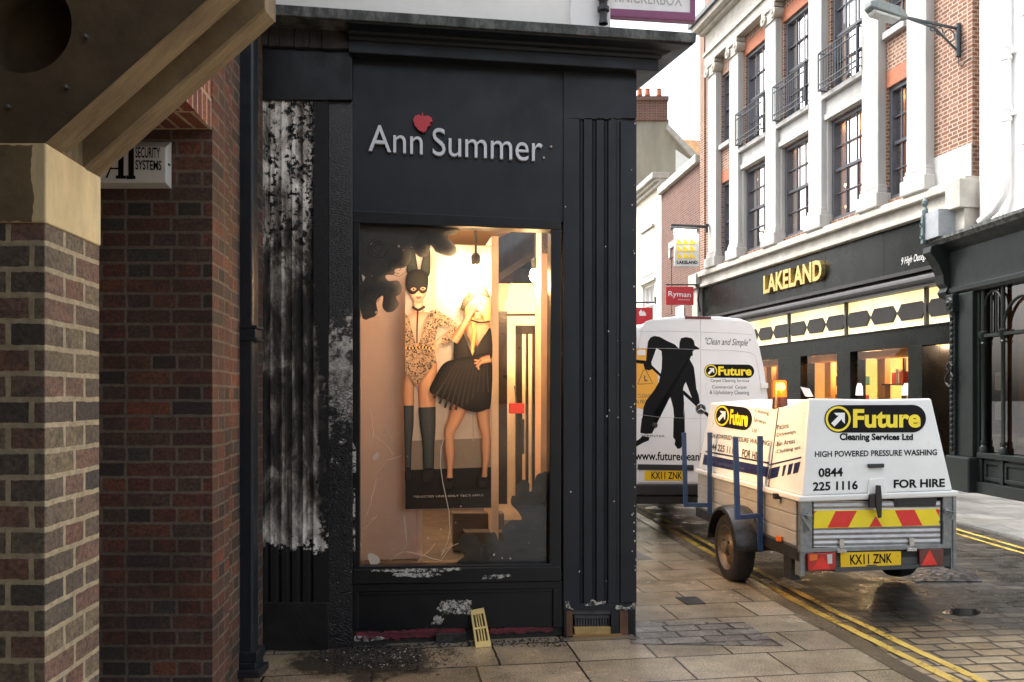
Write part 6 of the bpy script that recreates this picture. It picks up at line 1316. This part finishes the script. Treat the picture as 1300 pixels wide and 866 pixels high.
m.build('colonnette', M_grn, gb, smooth=True); m = MB(); m.fbox(Gf, yn, 16.05, 2.94, 3.0, -.05, .07); m.build('transom', M_grn, gb, smooth=True)
m = MB()
for y0, y1 in ((14.2, 15.36), (12.5, 14.2)):
    c = (y0 + y1) / 2; r_ = (y1 - y0) / 2
    m.tube([Gf(c + r_ * math.cos(a), 3.0 + .62 * math.sin(a), .03) for a in [math.pi * k / 16 for k in range(17)]], .028, 6)
for y in (15.75, 15.6): m.tube([Gf(y, 3, .0), Gf(y, 3.86, .0)], .02, 6)
m.tube([Gf(15.36 + .29 + .25 * math.cos(a), 3.55 + .25 * math.sin(a), .03) for a in [math.pi * k / 12 for k in range(13)]], .02, 6); m.build('arch_tracery', M_grn, gb)
M_gdk = glass_mat('dark_glass', (.55, .52, .48), 1.6)
m = MB(); m.face([Gf(yn, .72, -.03), Gf(yn, 3.86, -.03), Gf(16.05, 3.86, -.03), Gf(16.05, .72, -.03)]); gp_ = m.build('shop_pane', M_gdk, gb)
m = MB(); m.fbox(Gf, 15.5, 15.9, .72, 3.86, -.5, -.35); m.build('inner_post', pbr('inner_brown', (.16, .065, .03), .6, var=.3), gb)
m = MB(); m.fbox(Gf, 9, 15.5, .72, 3.0, -2.2, -2.1); m.build('inner_screen', pbr('inner_screen', (.22, .13, .07), .7, var=.5, scale=2), gb)
m = MB(); m.fbox(Gf, 9, 15.3, .72, 1.5, -1.2, -.5); m.fbox(Gf, 14.2, 15.2, 1.5, 1.8, -1.0, -.6); m.build('inner_seat', pbr('seat_dark', (.02, .022, .018), .7, var=.4), gb)
m = MB(); m.tube([Gf(15.75, 2.78, -.4), Gf(13.4, 2.78, -.4)], .03, 6); m.build('inner_rail', pbr('rail_pale', (.35, .33, .3), .4), gb); lamp('room_light', 'POINT', Gf(13.5, 3.2, -1.3), 10, (1, .7, .45), gb, .1)
for a, b, lab in ((487, 473, 'upper white notice on black clip board in the green shop window'), (530, 515, 'lower white notice on black clip board in the green shop window')):
    o = thing('notice', GP.at(1267, a, -.1), lab, 'notice', 'notices in the green shop window')
    y0, y1 = a, b; 
    top, bot = (470, 500) if a == 487 else (508, 538)
    m = MB(); m.rect(GP, 1261.5, top, 1274, bot, -.08, -.065); m.build('board', M_dark, o); m = MB(); m.prism(GP, [(1263, top + 3), (1263, bot - 4.5), (1271.5, bot - 4.2), (1271.5, top + 2)], -.064, -.06); m.build('sheet', M_arrow, o)
    m = MB()
    for k in range(6): m.prism(GP, [(1264, top + 8 + k * 2.6), (1264, top + 8.5 + k * 2.6), (1270.5, top + 8.3 + k * 2.6), (1270.5, top + 7.8 + k * 2.6)], -.0598, -.059)
    m.build('printed_line', pbr('print_grey', (.4, .4, .4), .5) if a == 487 else bpy.data.materials['print_grey'], o)

# ------------------------------------------------------------------ farther buildings on the right, beyond the store
M_bk4 = brick('dull_red_brick', [(.13, .05, .036), (.18, .07, .05), (.11, .042, .032), (.16, .075, .055)], (.24, .19, .155), stain=.15, ms=.012)
M_cream = pbr('cream_render', (.66, .62, .50), .8, var=.08, scale=2, bump=.08, dirt=.2, dirtcol=(.42, .38, .3)); M_greyr = pbr('stained_render', (.30, .28, .22), .85, var=.2, scale=1.2, bump=.1, dirt=.5, dirtcol=(.17, .16, .12), stretch=(1, 1, .35))
def frame(x0, y0, x1, y1):
    a, b = V((x0, y0, 0)), V((x1, y1, 0)); u = (b - a).normalized(); n = V((-u.y, u.x, 0))
    return (lambda s, z, w: a + u * s + n * w + V((0, 0, z))), (b - a).length
bf, bl_ = frame(6.52, 28.75, 6.03, 33.3)
bb_ = thing('brick_building', bf(2, 0, 0), 'plain red brick building with a stone coping beyond the pilastered store', 'building')
m = MB(); wall(m, bf, 0, bl_, 0, 10.0, [(2.3, 3.3, 5.0, 7.2)], -5, 0); m.build('wall', M_bk4, bb_)
m = MB(); m.fbox(bf, 0, bl_ + .1, 9.95, 10.25, -.5, .16); m.build('coping', M_lst2, bb_, bevel=.02)
m = MB(); m.fbox(bf, 2.1, 3.5, 7.55, 7.8, -.2, .06); m.fbox(bf, 2.1, 2.3, 6.7, 7.55, -.2, .06); m.fbox(bf, 3.3, 3.5, 7.2, 7.55, -.2, .06); m.build('window_head', M_lst, bb_, bevel=.015)
m = MB(); m.fbox(bf, 2.3, 3.3, 5.0, 7.55, -.3, -.02); m.build('blocked_opening', M_bk4, bb_)
m = MB(); m.fbox(bf, 1.6, 2.6, 2.6, 5.2, -.2, .05); m.build('pale_panel', pbr('pale_grey_green', (.45, .48, .44), .6, var=.2), bb_)
cf, cl = frame(6.03, 33.4, 5.35, 38.5)
cb_ = thing('cream_building', cf(2, 0, 0), 'cream rendered building with a moulded cornice behind the black shop corner', 'building')
m = MB(); wall(m, cf, 0, cl, 0, 10.6, [(.9, 2.6, 4.9, 6.6)], -4, 0); m.build('wall', M_cream, cb_)
m = MB(); m.fbox(cf, -.1, cl, 10.35, 10.5, -.3, .15); m.fbox(cf, -.1, cl, 10.5, 10.62, -.3, .28); m.fbox(cf, -.15, cl, 10.62, 10.85, -.3, .42); m.build('cornice', M_lst2, cb_, bevel=.02)
m = MB(); m.fbox(cf, .9, 2.7, 8.9, 9.0, -.1, .12); m.cut(); m.fbox(cf, .7, 2.8, 6.65, 6.75, -.1, .1); m.build('ledge', M_lst2, cb_)
m = MB(); m.fbox(cf, .95, 2.65, 7.0, 8.85, -.1, .03); m.build('panel', pbr('cream_panel', (.70, .68, .58), .7), cb_)
sash(cf, .9, 2.6, 4.9, 6.6, 3, 2, cb_, w=-.15, mf=M_whitep, ms=M_whitep)
gfP = Plane((0, 42, 0), (0, -1, 0))
gh = thing('gabled_house', (7, 42, 0), 'stained grey rendered house with chimney stack and pantile roof far behind', 'house')
m = MB(); m.prism(gfP, [(806, 152), (806, 480), (900, 480), (900, 212), (849, 158), (849, 152)], -.8, 0); m.build('gable_wall', M_greyr, gh)
m = MB(); m.prism(gfP, [(858, 190), (858, 240), (900, 240), (900, 215), (872, 200)], .0, .06); m.build('white_patch', M_white, gh)
m = MB(); m.prism(gfP, [(848, 157), (846, 163), (900, 222), (900, 212)], -.9, .25); m.build('verge', M_lst2, gh)
m = MB(); m.prism(gfP, [(806, 126), (806, 153), (847.5, 153), (847.5, 126)], -1.0, .1); m.prism(gfP, [(804, 122), (804, 127), (849, 127), (849, 122)], -1.1, .2); cs = m.build('chimney_stack', M_bk4, gh)
m = MB()
for x in (812, 822, 836.5): m.cut(); m.lathe(gfP.at(x, 122, -.4), (0, 0, 1), [(.14, 0), (.11, .3), (.13, .34), (.10, .36)], 12)
m.build('chimney_pot', pbr('terracotta', (.42, .14, .07), .8), cs)
m = MB(); m.add([gfP.at(862, 178, -1.5), gfP.at(900, 180, -1.5), gfP.at(905, 214, -.4), gfP.at(880, 208, -.4)], [(0, 3, 2, 1)])
for k in range(14):
    f = k / 13; a = gfP.at(862, 178, -1.45).lerp(gfP.at(900, 180, -1.45), f); b = gfP.at(880, 208, -.35).lerp(gfP.at(905, 214, -.35), f); m.tube([a, b], .07, 6)
m.build('pantile_roof', pbr('pantile', (.48, .27, .13), .8, var=.3, scale=4, bump=.2), gh)
tf, tl_ = frame(-1.2, 13.2, -4.2, 30)
def tfr(s_, z, w): return tf(s_, z, -w)
tb_ = thing('terraced_building', tfr(6, 0, 0), 'brick terrace continuing up the street beyond the black corner shop', 'building')
m = MB(); ops_ = [(1.2 + k * 2.6, 2.3 + k * 2.6, z, z + 1.9) for k in range(6) for z in (4.2, 7.0)]; wall(m, tfr, 0, tl_, 0, 9.6, ops_, -.4, 0); m.fbox(tfr, 0, tl_, 0, 9.6, -3, -1.2); m.build('wall', M_bk4, tb_)
m = MB(); m.fbox(tfr, 0, tl_, 9.55, 9.8, -.5, .2); m.fbox(tfr, 0, tl_, 3.4, 3.65, -.2, .18); m.build('coping', M_lst2, tb_)
for o_ in ops_: sash(tfr, *o_, 2, 2, tb_, mf=M_whitep, ms=M_whitep)
ef_, el_ = frame(8, 47, -9, 45)
eb_ = thing('street_end_building', ef_(8, 0, 0), 'cream rendered building closing the far end of the street', 'building')
m = MB(); ops_ = [(1.5 + k * 2.7, 2.6 + k * 2.7, z, z + 1.8) for k in range(6) for z in (1.2, 4.4, 7.2)]; wall(m, ef_, 0, el_, 0, 10.2, ops_, -.4, 0); m.fbox(ef_, 0, el_, 0, 10.2, -3, -1.2); m.build('wall', M_cream, eb_)
m = MB(); m.fbox(ef_, 0, el_, 10.15, 10.45, -.5, .25); m.build('coping', M_lst2, eb_)
for o_ in ops_: sash(ef_, *o_, 2, 2, eb_, mf=M_whitep, ms=M_whitep)
bk2 = thing('rear_building', (1, -7, 0), 'dark brick building standing across the street behind the viewpoint', 'building')
m = MB(); m.box((-9, -9, 0), (2.6, -3.6, 7.0)); m.build('wall', M_bk2, bk2)
